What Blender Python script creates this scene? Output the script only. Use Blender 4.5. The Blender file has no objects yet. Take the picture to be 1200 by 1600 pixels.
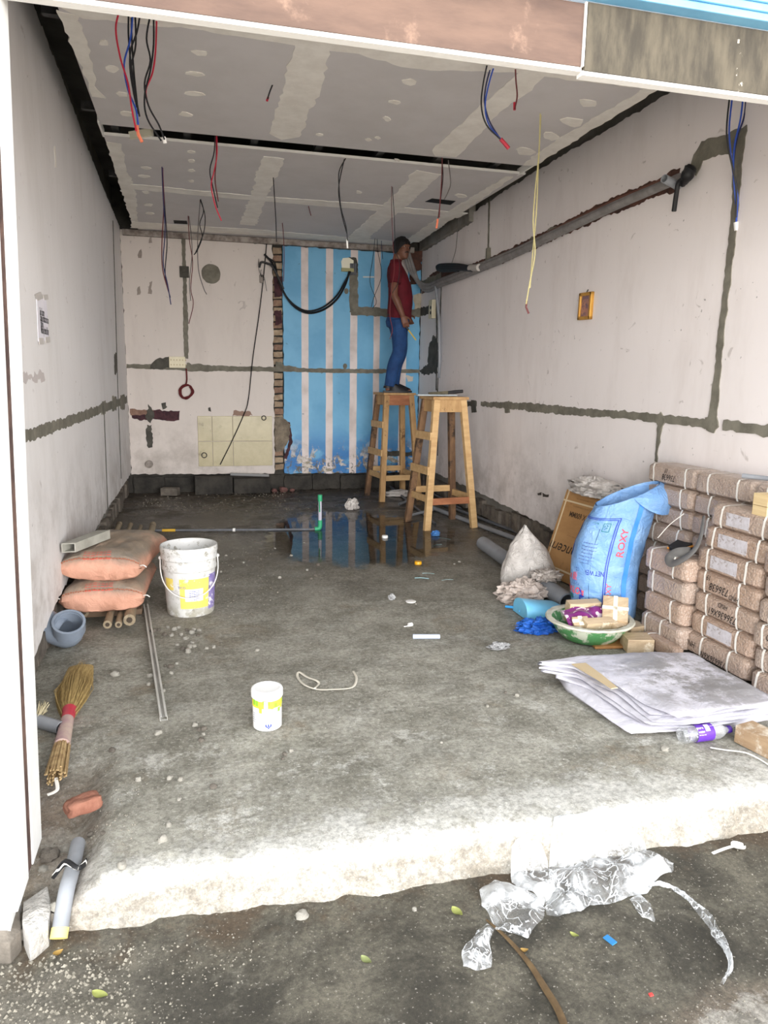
import bpy, bmesh, math, random
from mathutils import Vector, Matrix, noise
from mathutils.geometry import tessellate_polygon

# ------------------------------------------------------------------ camera, sky, lights, exposure
SC = bpy.context.scene
COL = SC.collection
HCAM, FPX = 1.40, 1131.4                       # eye height above the shop floor, focal length in pixels of 1200x1600
YAW, PITCH, ROLL = math.radians(14.80), math.radians(10.42), math.radians(0.933)
FW = Vector((math.sin(YAW)*math.cos(PITCH), math.cos(YAW)*math.cos(PITCH), -math.sin(PITCH)))
_rt = Vector((math.cos(YAW), -math.sin(YAW), 0)); _up = _rt.cross(FW)
RT = _rt*math.cos(ROLL) + _up*math.sin(ROLL)
UP = _up*math.cos(ROLL) - _rt*math.sin(ROLL)
EYE = Vector((0, 0, HCAM))
cam = bpy.data.cameras.new('camera'); camo = bpy.data.objects.new('camera', cam); COL.objects.link(camo)
cam.sensor_fit = 'VERTICAL'; cam.sensor_height = 36; cam.lens = FPX/1600*36
cam.clip_start = .02; cam.clip_end = 300
camo.matrix_world = Matrix(((RT.x, UP.x, -FW.x, 0), (RT.y, UP.y, -FW.y, 0), (RT.z, UP.z, -FW.z, HCAM), (0, 0, 0, 1)))
SC.camera = camo

w = bpy.data.worlds.new('sky'); SC.world = w; w.use_nodes = True
bg = w.node_tree.nodes['Background']
bg.inputs[0].default_value = (.93, .97, 1, 1); bg.inputs[1].default_value = 1.8      # hazy bright overcast sky
# added fill light out of view behind the camera, brightens the shop's depth
al = bpy.data.lights.new('added_fill_light', 'AREA'); alo = bpy.data.objects.new('added_fill_light', al); COL.objects.link(alo)
al.shape = 'RECTANGLE'; al.size = 16; al.size_y = 5; al.energy = 2500; al.color = (1, .98, .97)
alo.location = (1.5, -9, 2.45); alo.rotation_euler = (math.radians(90), 0, 0)
# the sun stands behind the building: the street beyond the building's shade is sunlit and throws light up into the shop
sn = bpy.data.lights.new('sun', 'SUN'); sno = bpy.data.objects.new('sun', sn); COL.objects.link(sno); sn.energy = 14; sn.angle = .01; sn.color = (1, .97, .93)
sno.rotation_euler = (math.radians(-38), 0, math.radians(12))
SC.view_settings.view_transform = 'Standard'; SC.view_settings.look = 'None'
SC.view_settings.gamma = 1; SC.view_settings.use_curve_mapping = False
SC.view_settings.exposure = 0.52

# ------------------------------------------------------------------ where a sight line meets a surface of the room
XL, XR, YB, ZC, ZG = -.73, 2.82, 9.02, 3.0, -.15
def ray(px, py): return FW*FPX + RT*(px-600) - UP*(py-800)
def FL(px, py, z=0.): d = ray(px, py); return EYE + d*((z-HCAM)/d.z)
def PY(px, py, y): d = ray(px, py); return EYE + d*(y/d.y)
def PX(px, py, x): d = ray(px, py); return EYE + d*(x/d.x)
def BW(px, py): p = PY(px, py, YB); return (p.x, p.z)
def RW(px, py): p = PX(px, py, XR); return (p.y, p.z)
def LW(px, py): p = PX(px, py, XL); return (p.y, p.z)
def CE(px, py): p = FL(px, py, ZC); return (p.x, p.y)
def pl_back(a, b, n=0.): return Vector((a, YB-n, b))
def pl_right(a, b, n=0.): return Vector((XR-n, a, b))
def pl_left(a, b, n=0.): return Vector((XL+n, a, b))
def pl_ceil(a, b, n=0.): return Vector((a, b, ZC-n))

# ------------------------------------------------------------------ material helpers
def c(r, g, b):
    f = lambda v: (v/255/12.92 if v/255 <= .04045 else ((v/255+.055)/1.055)**2.4)
    return (f(r), f(g), f(b), 1)
class NT:
    def __init__(s, name):
        s.m = bpy.data.materials.new(name); s.m.use_nodes = True; s.t = s.m.node_tree
        s.b = s.t.nodes['Principled BSDF']; s.co = s.t.nodes.new('ShaderNodeTexCoord').outputs['Object']
    def n(s, ty, ins, out=0, **at):
        nd = s.t.nodes.new(ty)
        for k, v in at.items(): setattr(nd, k, v)
        for k, v in ins.items():
            if isinstance(v, bpy.types.NodeSocket): s.t.links.new(v, nd.inputs[k])
            else: nd.inputs[k].default_value = v
        return nd.outputs[out]
    def noise(s, scale, detail=4, rough=.6, dist=0, co=None, out=0):
        return s.n('ShaderNodeTexNoise', {'Vector': co or s.co, 'Scale': scale, 'Detail': detail, 'Roughness': rough, 'Distortion': dist}, out)
    def stretch(s, x, y, z): return s.n('ShaderNodeMapping', {'Vector': s.co, 'Scale': (x, y, z)})
    def mth(s, op, a, b=0.): return s.n('ShaderNodeMath', {0: a, 1: b}, operation=op)
    def mr(s, v, a, b, lo=0., hi=1.): return s.n('ShaderNodeMapRange', {0: v, 1: a, 2: b, 3: lo, 4: hi}, interpolation_type='SMOOTHSTEP')
    def mix(s, f, a, b, mode='MIX'):
        nd = s.t.nodes.new('ShaderNodeMix'); nd.data_type = 'RGBA'; nd.blend_type = mode
        for k, v in ((0, f), (6, a), (7, b)):
            if isinstance(v, bpy.types.NodeSocket): s.t.links.new(v, nd.inputs[k])
            else: nd.inputs[k].default_value = v
        return nd.outputs[2]
    def xyz(s):
        nd = s.t.nodes.new('ShaderNodeSeparateXYZ'); s.t.links.new(s.co, nd.inputs[0]); return nd.outputs
    def set(s, k, v):
        if isinstance(v, bpy.types.NodeSocket): s.t.links.new(v, s.b.inputs[k])
        else: s.b.inputs[k].default_value = v
    def bump(s, h, strength=.3, dist=.01):
        s.set('Normal', s.n('ShaderNodeBump', {'Strength': strength, 'Distance': dist, 'Height': h}))
def mat(name, c1, c2=None, scale=6, rough=.6, bump=0, bscale=30, bdist=.01, spot=None, sscale=12, sth=(.55, .65), metal=0, spec=.4, st=None, coat=0):
    """mottled base colour c1..c2, optional patches of dirt or wear, fine relief"""
    k = NT(name); k.set('Roughness', rough); k.set('Metallic', metal); k.set('Specular IOR Level', spec)
    if coat: k.set('Coat Weight', coat); k.set('Coat Roughness', .15)
    co = k.stretch(*st) if st else k.co
    col = k.mix(k.mr(k.noise(scale, 5, .65, co=co), .3, .7), c1, c2 or c1)
    if spot: col = k.mix(k.mr(k.noise(sscale, 6, .7), sth[0], sth[1]), col, spot)
    k.set('Base Color', col)
    if bump: k.bump(k.noise(bscale, 5, .65, co=co), bump, bdist)
    return k.m

# ------------------------------------------------------------------ geometry helpers
class G:
    def __init__(s): s.v, s.f, s.mi = [], [], []
    def add(s, vs, fs, m=0):
        o = len(s.v); s.v += [Vector(p) for p in vs]; s.f += [tuple(i+o for i in f) for f in fs]; s.mi += [m]*len(fs); return s
    def box(s, ctr, size, rot=None, m=0):
        q = []
        for z in (-.5, .5):
            for x, y in ((-.5, -.5), (.5, -.5), (.5, .5), (-.5, .5)):
                p = Vector((x*size[0], y*size[1], z*size[2]))
                if rot is not None: p = rot @ p
                q.append(p + Vector(ctr))
        return s.hexa(q, m)
    def hexa(s, q, m=0): return s.add(q, [(3, 2, 1, 0), (4, 5, 6, 7), (0, 1, 5, 4), (1, 2, 6, 5), (2, 3, 7, 6), (3, 0, 4, 7)], m)
    def bar(s, a, b, wx, wy, m=0, up=None, taper=1.):
        a, b = Vector(a), Vector(b); d = (b-a).normalized(); u = Vector(up or (0, 1, 0)); x = u.cross(d)
        if x.length < 1e-4: x = Vector((1, 0, 0)).cross(d)
        x.normalize(); y = d.cross(x); q = []
        for p, k in ((a, 1.), (b, taper)):
            for i, j in ((-.5, -.5), (.5, -.5), (.5, .5), (-.5, .5)): q.append(p + x*(i*wx*k) + y*(j*wy*k))
        return s.hexa(q, m)
    def tube(s, pts, r, n=8, caps=True, m=0, flat=1.):
        pts = [Vector(p) for p in pts]; k = len(pts); rr = r if isinstance(r, (list, tuple)) else [r]*k
        t0 = (pts[1]-pts[0]).normalized(); a = Vector((0, 0, 1)) if abs(t0.z) < .9 else Vector((1, 0, 0))
        x = t0.cross(a).normalized(); vs = []
        for i, p in enumerate(pts):
            t = (pts[min(i+1, k-1)]-pts[max(i-1, 0)])
            if t.length < 1e-9: t = t0.copy()
            t.normalize(); x = (x - t*x.dot(t)).normalized(); y = t.cross(x)
            for j in range(n):
                an = 2*math.pi*j/n; vs.append(p + x*(math.cos(an)*rr[i]) + y*(math.sin(an)*rr[i]*flat))
        fs = [(i*n+j, i*n+(j+1) % n, (i+1)*n+(j+1) % n, (i+1)*n+j) for i in range(k-1) for j in range(n)]
        if caps: fs += [tuple(range(n-1, -1, -1)), tuple((k-1)*n+j for j in range(n))]
        return s.add(vs, fs, m)
    def loft(s, secs, n=20, m=0, caps=True):
        """secs: (centre, rx, ry) rings in planes of constant z"""
        vs = []
        for ctr, rx, ry in secs:
            for j in range(n):
                an = 2*math.pi*j/n; vs.append(Vector(ctr) + Vector((math.cos(an)*rx, math.sin(an)*ry, 0)))
        k = len(secs); fs = [(i*n+j, i*n+(j+1) % n, (i+1)*n+(j+1) % n, (i+1)*n+j) for i in range(k-1) for j in range(n)]
        if caps: fs += [tuple(range(n-1, -1, -1)), tuple((k-1)*n+j for j in range(n))]
        return s.add(vs, fs, m)
    def lathe(s, prof, n=32, m=0, ctr=(0, 0, 0)):
        vs = [Vector(ctr) + Vector((math.cos(2*math.pi*j/n)*r, math.sin(2*math.pi*j/n)*r, z)) for r, z in prof for j in range(n)]
        return s.add(vs, [(i*n+j, i*n+(j+1) % n, (i+1)*n+(j+1) % n, (i+1)*n+j) for i in range(len(prof)-1) for j in range(n)], m)
    def grid(s, nu, nv, fn, m=0):
        vs = [fn(i/nu, j/nv) for j in range(nv+1) for i in range(nu+1)]
        return s.add(vs, [(j*(nu+1)+i, j*(nu+1)+i+1, (j+1)*(nu+1)+i+1, (j+1)*(nu+1)+i) for j in range(nv) for i in range(nu)], m)
    def slab(s, outline, fn, n0, n1, m=0):
        """outline (a,b) polygon pushed out of a surface from depth n0 to n1"""
        k = len(outline); vs = [fn(a, b, n0) for a, b in outline] + [fn(a, b, n1) for a, b in outline]
        o = len(s.v); s.add(vs, [(i, (i+1) % k, k+(i+1) % k, k+i) for i in range(k)], m)
        tr = tessellate_polygon([[Vector((a, b, 0)) for a, b in outline]])
        s.f += [tuple(o+k+i for i in t) for t in tr]; s.mi += [m]*len(tr)
        return s
    def ball(s, ctr, r, nu=12, nv=8, fn=None, m=0):
        r = r if isinstance(r, (tuple, list)) else (r, r, r); vs = []
        for j in range(nv+1):
            for i in range(nu):
                d = Vector((math.cos(2*math.pi*i/nu)*math.sin(math.pi*j/nv), math.sin(2*math.pi*i/nu)*math.sin(math.pi*j/nv), -math.cos(math.pi*j/nv)))
                k = fn(d) if fn else 1.
                vs.append(Vector(ctr) + Vector((d.x*r[0], d.y*r[1], d.z*r[2]))*k)
        return s.add(vs, [(j*nu+i, j*nu+(i+1) % nu, (j+1)*nu+(i+1) % nu, (j+1)*nu+i) for j in range(nv) for i in range(nu)], m)
    def move(s, M):
        s.v = [M @ p for p in s.v]; return s
    def mesh(s, name, mats, smooth=False, bevel=0, off=None, weld=True):
        me = bpy.data.meshes.new(name); off = off or Vector((0, 0, 0))
        bm = bmesh.new(); bv = [bm.verts.new(p-off) for p in s.v]
        for f, mi in zip(s.f, s.mi):
            try: bf = bm.faces.new([bv[i] for i in f]); bf.material_index = mi; bf.smooth = smooth
            except ValueError: pass
        if weld: bmesh.ops.remove_doubles(bm, verts=bm.verts, dist=1e-5)
        bmesh.ops.recalc_face_normals(bm, faces=bm.faces)
        if bevel: bmesh.ops.bevel(bm, geom=[e for e in bm.edges if len(e.link_faces) == 2 and e.calc_face_angle(0) > .6], offset=bevel, segments=2, affect='EDGES', profile=.6)
        if smooth:
            for e in bm.edges:
                if len(e.link_faces) == 2 and e.calc_face_angle(0) > .75: e.smooth = False
        bm.to_mesh(me); bm.free()
        for mm in (mats if isinstance(mats, (list, tuple)) else [mats]): me.materials.append(mm)
        return me
    def build(s, name, mats, parent=None, smooth=False, bevel=0, **kw):
        o = bpy.data.objects.new(name, s.mesh(name, mats, smooth, bevel, root_off(parent), **kw)); COL.objects.link(o); o.parent = parent
        return o
def root_off(p):
    v = Vector((0, 0, 0))
    while p is not None: v += p.location; p = p.parent
    return v
def tag(o, label, cat, group=None, kind=None):
    if label: o['label'] = label
    if cat: o['category'] = cat
    if group: o['group'] = group
    if kind: o['kind'] = kind
    return o
def thing(name, label, cat, loc=(0, 0, 0), group=None):
    o = bpy.data.objects.new(name, None); o.empty_display_size = .05; COL.objects.link(o); o.location = Vector(loc)
    return tag(o, label, cat, group)
def struct(o): o['kind'] = 'structure'; return o
def copy_tree(o, parent=None):
    k = o.copy(); COL.objects.link(k); k.parent = parent
    for ch in list(o.children): copy_tree(ch, k)
    return k
def shape(name, label, cat, g, m, group=None, smooth=False, bevel=0, base=None, **kw):
    """a thing that is one mesh; its origin at the middle of its foot"""
    lo = Vector([min(p[i] for p in g.v) for i in range(3)]); hi = Vector([max(p[i] for p in g.v) for i in range(3)])
    off = Vector(base) if base is not None else Vector(((lo.x+hi.x)/2, (lo.y+hi.y)/2, lo.z))
    o = bpy.data.objects.new(name, g.mesh(name, m, smooth, bevel, off, **kw)); o.location = off; COL.objects.link(o)
    return tag(o, label, cat, group)
def remeshed(g, name, m, voxel, it=4, off=None):
    me = g.mesh(name, m, True, 0, off, weld=False); t = bpy.data.objects.new('temporary', me); COL.objects.link(t)
    r = t.modifiers.new('r', 'REMESH'); r.mode = 'VOXEL'; r.voxel_size = voxel; r.use_smooth_shade = True
    if it: k = t.modifiers.new('s', 'SMOOTH'); k.factor = .5; k.iterations = it
    dg = bpy.context.evaluated_depsgraph_get(); out = bpy.data.meshes.new_from_object(t.evaluated_get(dg)); out.name = name
    bpy.data.objects.remove(t); bpy.data.meshes.remove(me)
    if not out.materials: out.materials.append(m)
    return out
def curve(pts, k=8):
    """smooth line through points"""
    p = [Vector(q) for q in pts]; p = [p[0]*2-p[1]] + p + [p[-1]*2-p[-2]]; out = []
    for i in range(1, len(p)-2):
        a, b, cc, d = p[i-1:i+3]
        for j in range(k):
            t = j/k; out.append(.5*((2*b) + (cc-a)*t + (2*a-5*b+4*cc-d)*t*t + (3*b-a-3*cc+d)*t**3))
    return out + [p[-2]]
_txt = {}
def text(body, fn, size=1., sx=1., shear=0., g=None, m=0, align='CENTER', sub=0, bold=0.):
    """letters as flat print: fn(u, v) carries the letter plane onto a surface"""
    key = (body, shear, align, bold)
    if key not in _txt:
        cu = bpy.data.curves.new('print', 'FONT'); cu.body = body; cu.align_x = align; cu.align_y = 'CENTER'; cu.shear = shear; cu.resolution_u = 2; cu.offset = bold
        t = bpy.data.objects.new('temporary', cu); COL.objects.link(t)
        me = bpy.data.meshes.new_from_object(t.evaluated_get(bpy.context.evaluated_depsgraph_get()))
        _txt[key] = ([tuple(v.co) for v in me.vertices], [tuple(p.vertices) for p in me.polygons])
        bpy.data.objects.remove(t); bpy.data.curves.remove(cu); bpy.data.meshes.remove(me)
    vs, fs = _txt[key]; g = g or G()
    g.add([fn(x*size*sx, y*size) for x, y, z in vs], fs, m); return g
def wob(pts, jit, seg, closed=True, rnd=random):
    out = []; n = len(pts)
    for i in range(n if closed else n-1):
        a, b = pts[i], pts[(i+1) % n]; L = math.hypot(b[0]-a[0], b[1]-a[1]); k = max(1, int(L/seg))
        for j in range(k):
            t = j/k; x, y = a[0]+(b[0]-a[0])*t, a[1]+(b[1]-a[1])*t
            q = noise.noise((x*14, y*14, 3.3))*jit*1.2
            nx, ny = (-(b[1]-a[1])/L, (b[0]-a[0])/L) if L > 1e-9 else (0, 0)
            d = q + rnd.uniform(-jit, jit)*.6
            out.append((x+nx*d, y+ny*d))
    if not closed: out.append(pts[-1])
    return out
_lay = [0]
def patch(fn, pts, jit, m, parent, name, n1=.004, seg=.025, n0=-.004):
    _lay[0] += 1; n1 += (_lay[0] % 9)*.0003             # no two fills share a plane
    return G().slab(wob(pts, jit, seg), fn, n0, n1).build(name, m, parent)
def ribbon(fn, pts, wd, jit, m, parent, name, n1=.004, seg=.025):
    """a filled groove along a line on a wall; wd is one width or one per point"""
    k = len(pts); wd = wd if isinstance(wd, (list, tuple)) else [wd]*k; A, B = [], []
    for i in range(k):
        a, b = pts[max(i-1, 0)], pts[min(i+1, k-1)]; L = math.hypot(b[0]-a[0], b[1]-a[1]) or 1
        nx, ny = -(b[1]-a[1])/L*wd[i]/2, (b[0]-a[0])/L*wd[i]/2
        A.append((pts[i][0]+nx, pts[i][1]+ny)); B.append((pts[i][0]-nx, pts[i][1]-ny))
    return patch(fn, A+B[::-1], jit, m, parent, name, n1, seg)
def fbm(x, y, z=0., o=3):
    return sum(noise.noise((x*2**i, y*2**i, z+i*7.1))/2**i for i in range(o))
random.seed(7)
# ------------------------------------------------------------------ materials of the room
def wall_paint(name, base, dirt, seed):
    k = NT(name); k.set('Roughness', .75); k.set('Specular IOR Level', .25); x, y, z = k.xyz()
    st = k.stretch(1.2, 1.2, .35)
    col = k.mix(k.mth('MULTIPLY', k.mr(k.noise(1.6+seed*.1, 5, .7, co=st), .45, .75), .55), base, dirt)
    lowz = k.mr(z, 1.15, .25)
    col = k.mix(k.mth('MULTIPLY', lowz, k.mr(k.noise(3.1, 6, .7), .38, .7, 0, .55)), col, c(150, 140, 130))
    col = k.mix(k.mr(k.noise(9, 3, .5, dist=1.5), .68, .76, 0, .5), col, c(168, 158, 152))
    col = k.mix(k.mr(k.noise(26, 2, .5), .74, .78, 0, .6), col, c(120, 112, 108))
    k.set('Base Color', col); k.bump(k.noise(60, 4, .6), .12, .004); return k.m
M_WL = wall_paint('pale_wall_paint_left', c(234, 231, 230), c(216, 212, 209), 0)
M_WR = wall_paint('pale_wall_paint_right', c(240, 233, 231), c(222, 213, 209), 4)
M_WB = wall_paint('pale_wall_paint_back', c(222, 213, 206), c(204, 194, 187), 8)
M_CEM = mat('wet_cement_fill', c(134, 130, 117), c(106, 102, 91), 9, .85, .5, 45, .006)
M_CEMD = mat('dark_cement_fill', c(90, 87, 79), c(64, 62, 56), 9, .8, .5, 45, .006)
M_REND = mat('bare_cement_render', c(150, 146, 138), c(120, 116, 108), 3, .9, .4, 30, .008)
M_DARK = mat('dark_damp_masonry', c(72, 68, 62), c(40, 38, 35), 5, .8, .7, 25, .015)
M_GYP = mat('gypsum_board_paper', c(212, 208, 207), c(204, 200, 198), 2.5, .8, .05, 40)
M_PUT = mat('joint_compound', c(246, 242, 234), c(232, 227, 218), 7, .85, .1, 40)
M_EDGE = mat('white_board_edge', c(236, 234, 230), None, 5, .7)
M_GI = mat('galvanised_channel', c(88, 88, 88), c(60, 60, 60), 8, .5, metal=.6)
M_VOID = mat('dark_ceiling_void', c(96, 93, 89), c(72, 70, 67), 3, .9)
def stripes_mat():
    k = NT('blue_paint_white_stripes'); k.set('Roughness', .55); x, y, z = k.xyz()
    wobx = k.mth('ADD', x, k.mth('MULTIPLY', k.mth('SUBTRACT', k.noise(3, 2), .5), .012)); f = None
    for a, b in ((1.307, 1.394), (1.608, 1.697), (1.912, 2.003), (2.212, 2.292), (2.556, 2.642)):
        g = k.mth('MULTIPLY', k.mth('GREATER_THAN', wobx, a), k.mth('LESS_THAN', wobx, b))
        f = g if f is None else k.mth('ADD', f, g)
    blue = k.mix(k.mr(k.noise(2.2, 4, .6), .35, .7), c(118, 184, 222), c(98, 166, 208))
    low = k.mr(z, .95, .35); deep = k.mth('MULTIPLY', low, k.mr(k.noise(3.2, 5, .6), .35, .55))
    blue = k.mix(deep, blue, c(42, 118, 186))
    white = k.mix(k.mr(k.noise(3, 4), .4, .7), c(232, 220, 216), c(205, 192, 186))
    col = k.mix(f, blue, white)
    peel = k.mth('MULTIPLY', k.mr(z, .72, .34), k.mr(k.noise(5.5, 7, .72, dist=.6), .52, .57))
    col = k.mix(peel, col, k.mix(k.mr(k.noise(14, 3), .4, .6), c(214, 206, 196), c(150, 140, 120)))
    peel2 = k.mth('MULTIPLY', k.mr(z, .52, .26), k.mr(k.noise(9, 6, .7, dist=.4), .55, .6))
    col = k.mix(peel2, col, c(96, 92, 80))
    col = k.mix(k.mr(k.noise(17, 3, .5), .72, .76, 0, .6), col, c(80, 110, 130))
    k.set('Base Color', col); k.bump(peel, .4, .004); return k.m
M_STRIPE = stripes_mat()
def floor_mat():
    k = NT('rough_concrete_floor'); x, y, z = k.xyz()
    big = k.noise(.9, 5, .6); mid = k.noise(3.2, 8, .76); fine = k.noise(46, 8, .85); st = k.noise(4, 8, .78, co=k.stretch(1, 1.3, 1))
    wet = k.mr(k.mth('ADD', y, k.mth('ADD', k.mth('MULTIPLY', big, 3.0), k.mth('MULTIPLY', mid, 1.5))), 5.6, 9.0)
    dry = k.mix(k.mr(mid, .38, .64), c(136, 133, 121), c(178, 175, 163))
    dry = k.mix(k.mr(st, .5, .68, 0, .8), dry, c(186, 184, 174))
    dry = k.mix(k.mr(k.noise(2.1, 5, .7, dist=.8), .55, .7, 0, .55), dry, c(134, 116, 92))
    damp = k.mix(k.mr(mid, .38, .62), c(92, 86, 76), c(122, 116, 104))
    damp = k.mix(k.mr(y, 6.6, 8.3), damp, k.mix(k.mr(mid, .4, .6), c(62, 55, 47), c(86, 76, 64)))
    col = k.mix(wet, dry, damp)
    lime = k.mth('MULTIPLY', k.mr(k.mth('ADD', y, k.mth('MULTIPLY', k.mth('SUBTRACT', mid, .5), 1.1)), 2.16, 1.98), k.mr(x, -.46, -.36))
    col = k.mix(lime, col, k.mix(k.mr(k.noise(9, 8, .8), .66, .50), c(170, 166, 156), c(208, 206, 199)))
    scat = k.mth('MULTIPLY', k.mr(y, 3.4, 2.2), k.mr(k.noise(3.6, 9, .82), .53, .62))
    col = k.mix(scat, col, c(208, 206, 198))
    earth = k.mth('MULTIPLY', k.mr(x, -.28, -.44), k.mr(y, 2.75, 2.35))
    col = k.mix(earth, col, k.mix(k.mr(mid, .4, .6), c(128, 106, 90), c(158, 142, 128)))
    col = k.mix(k.mr(z, -.02, -.075, 0, .75), col, k.mix(k.mr(mid, .4, .6), c(196, 190, 178), c(140, 128, 110)))
    col = k.mix(k.mr(fine, .38, .60, .8, 0), col, k.mix(.6, col, c(56, 52, 46)))
    col = k.mix(k.mr(k.noise(90, 2, .5), .68, .74, 0, .6), col, c(226, 222, 214))
    col = k.mix(k.mr(k.noise(60, 6, .8), .54, .64, 0, .45), col, c(206, 203, 194))
    k.set('Base Color', col)
    k.set('Roughness', k.mix(k.mth('MULTIPLY', wet, k.mr(k.noise(1.3, 5, .65), .34, .54)), (.86, .86, .86, 1), (.2, .2, .2, 1)))
    k.set('Specular IOR Level', .35)
    k.bump(k.mth('ADD', k.noise(14, 8, .75), k.mth('MULTIPLY', fine, .6)), .75, .012); return k.m
M_FLOOR = floor_mat()
def ground_mat():
    k = NT('dusty_street_concrete'); x, y, z = k.xyz(); mid = k.noise(3.4, 7, .7, dist=.4); fine = k.noise(60, 8, .88)
    col = k.mix(k.mr(mid, .36, .64), c(66, 62, 52), c(126, 120, 105))
    nearw = k.mth('ADD', k.mr(y, 1.55, 1.22), k.mth('MULTIPLY', k.mth('SUBTRACT', k.noise(2.4, 5, .7), .5), 1.6))
    col = k.mix(k.mr(nearw, .55, 1.0, 0, .8), col, c(140, 126, 110))
    col = k.mix(k.mr(k.mth('ADD', nearw, k.mth('SUBTRACT', k.noise(16, 6, .8), .5)), .85, 1.05, 0, .85), col, c(196, 190, 180))
    lft = k.mth('MULTIPLY', k.mr(x, .1, -.45), k.mr(k.noise(5, 6, .75), .3, .55))
    col = k.mix(k.mth('MULTIPLY', lft, .7), col, c(140, 134, 122))
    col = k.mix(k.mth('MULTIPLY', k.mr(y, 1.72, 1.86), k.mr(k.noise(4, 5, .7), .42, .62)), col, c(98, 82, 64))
    col = k.mix(k.mr(k.mth('SUBTRACT', k.noise(6, 6, .75), .5), .05, .16, 0, .6), col, c(124, 119, 107))
    col = k.mix(k.mr(fine, .40, .60, .9, 0), col, k.mix(.6, col, c(40, 37, 31)))
    col = k.mix(k.mr(k.noise(120, 2, .5), .66, .72, 0, .7), col, c(176, 170, 160))
    col = k.mix(k.mr(y, .9, -.6), col, k.mix(k.mr(mid, .4, .6), c(196, 188, 176), c(176, 168, 156)))  # unseen street behind the camera paled so it bounces light into the shop
    k.set('Base Color', col); k.set('Roughness', .88); k.bump(k.mth('ADD', k.noise(24, 8, .75), fine), .8, .012); return k.m
M_GROUND = ground_mat()

# ------------------------------------------------------------------ floor slab with its broken front edge, street
def front_y(x): return 1.958 + .016*fbm(x*2.1, 1.7) + .010*fbm(x*11, 5.2) - .03*x/2
def floor_h(x, y):
    h = .010*fbm(x*1.3, y*1.3, 2) + .004*fbm(x*7, y*7, 5)
    k = min(1, max(0, (y-5.2)/1.0)); h *= 1-.85*k
    if x < -.30 and y < 2.75:                                             # broken out corner beside the shutter guide
        a = min(1, (-.30-x)/.10)*min(1, (2.75-y)/.45); h -= a*(.07+.03*fbm(x*9, y*9, 1))
    return h
g = G(); NX = 170; ys = []
for z0, dy in ((-.20, -.05), (-.165, -.045), (-.13, -.032), (-.10, -.03), (-.07, -.022), (-.045, -.018), (-.022, -.006), (-.008, .008), (-.002, .03), (0, .06)): ys.append((z0, dy))
rows = []
for j, (z0, dy) in enumerate(ys): rows.append(('e', z0, dy))
yy = 2.03
while yy < 9.2: rows.append(('f', yy, 0)); yy += .02 if yy < 3 else .045
vs = []
for r in rows:
    for i in range(NX+1):
        x = -.86 + 3.84*i/NX
        if r[0] == 'e':
            y = front_y(x) + r[2] + .016*fbm(x*13, r[1]*20, 3); z = r[1] + (.012*fbm(x*12, r[1]*30, 8) if r[1] > -.15 else 0)
            z = min(z, floor_h(x, 2.0)+r[1]*.3) if r[1] > -.05 else z
            if x < -.36: z = min(z, -.015-.6*min(.16, -.36-x)+.015*fbm(x*20, r[1]*30, 6))
        else: y = r[1]; z = floor_h(x, y)
        vs.append((x, y, z))
n = NX+1
g.add(vs, [(j*n+i, j*n+i+1, (j+1)*n+i+1, (j+1)*n+i) for j in range(len(rows)-1) for i in range(NX)])
FLOOR = struct(g.build('floor', M_FLOOR, smooth=True, weld=False))
def ground_h(x, y):
    d = max(0, y-1.70)
    h = ZG + .008*fbm(x*2.3, y*2.3, 4) + .004*fbm(x*10, y*10, 9)
    if x < .1: h += min(1, (.1-x)/.5)*.02*(1+fbm(x*5, y*5, 2))*min(1, max(0, (y-1.2)/.5))
    return h
g = G()
g.grid(150, 75, lambda u, v: (lambda x, y: Vector((x, y, ground_h(x, y))))(-1.2+4.2*u, .55+1.5*v))
for (x0, x1, y0, y1) in ((-30, 30, -30, .55), (-30, -1.2, .55, 2.1), (3.0, 30, .55, 2.1)):
    g.add([(x0, y0, ZG), (x1, y0, ZG), (x1, y1, ZG), (x0, y1, ZG)], [(0, 1, 2, 3)])
GROUND = struct(g.build('pavement', M_GROUND, smooth=True, weld=False))

# ------------------------------------------------------------------ walls
WL = struct(G().box((XL-.24, 5.65, 1.6), (.32, 7.2, 3.9)).build('wall_left', M_REND))
WLP = G().slab(wob([(2.06, .10), (3.3, .12), (3.55, .16), (4.2, .22), (6.3, .27), (YB, .25), (YB, 3.03), (7.64, 3.07), (6.39, 3.14), (5.4, 3.22), (4.5, 3.26), (2.06, 3.3)], .012, .04), pl_left, -.085, 0).build('plaster', M_WL, WL)
WR = struct(G().box((XR+.25, 5.35, 1.6), (.32, 7.8, 3.9)).build('wall_right', M_REND))
WRP = G().slab(wob([(1.5, .2), (3.9, .2), (5.2, .21), (7.03, .27), (8.05, .29), (YB, .30), (YB, 2.955), (7.36, 2.985), (7.32, 3.08), (6, 3.12), (4.0, 3.11), (1.5, 3.12)], .011, .04), pl_right, -.095, 0).build('plaster', M_WR, WR)
WB = struct(G().box((1.05, YB+.26, 1.6), (4.6, .36, 3.9)).build('wall_back', M_DARK))
G().slab(wob([(XL, .235), (.965, .215), (.965, 2.93), (XL, 3.0)], .008, .04), pl_back, -.085, 0).build('plaster', M_WB, WB)
G().slab(wob([(1.088, .215), (2.81, .20), (2.81, 2.93), (1.088, 2.93)], .008, .04), pl_back, -.085, 0).build('plaster', M_STRIPE, WB)
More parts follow.
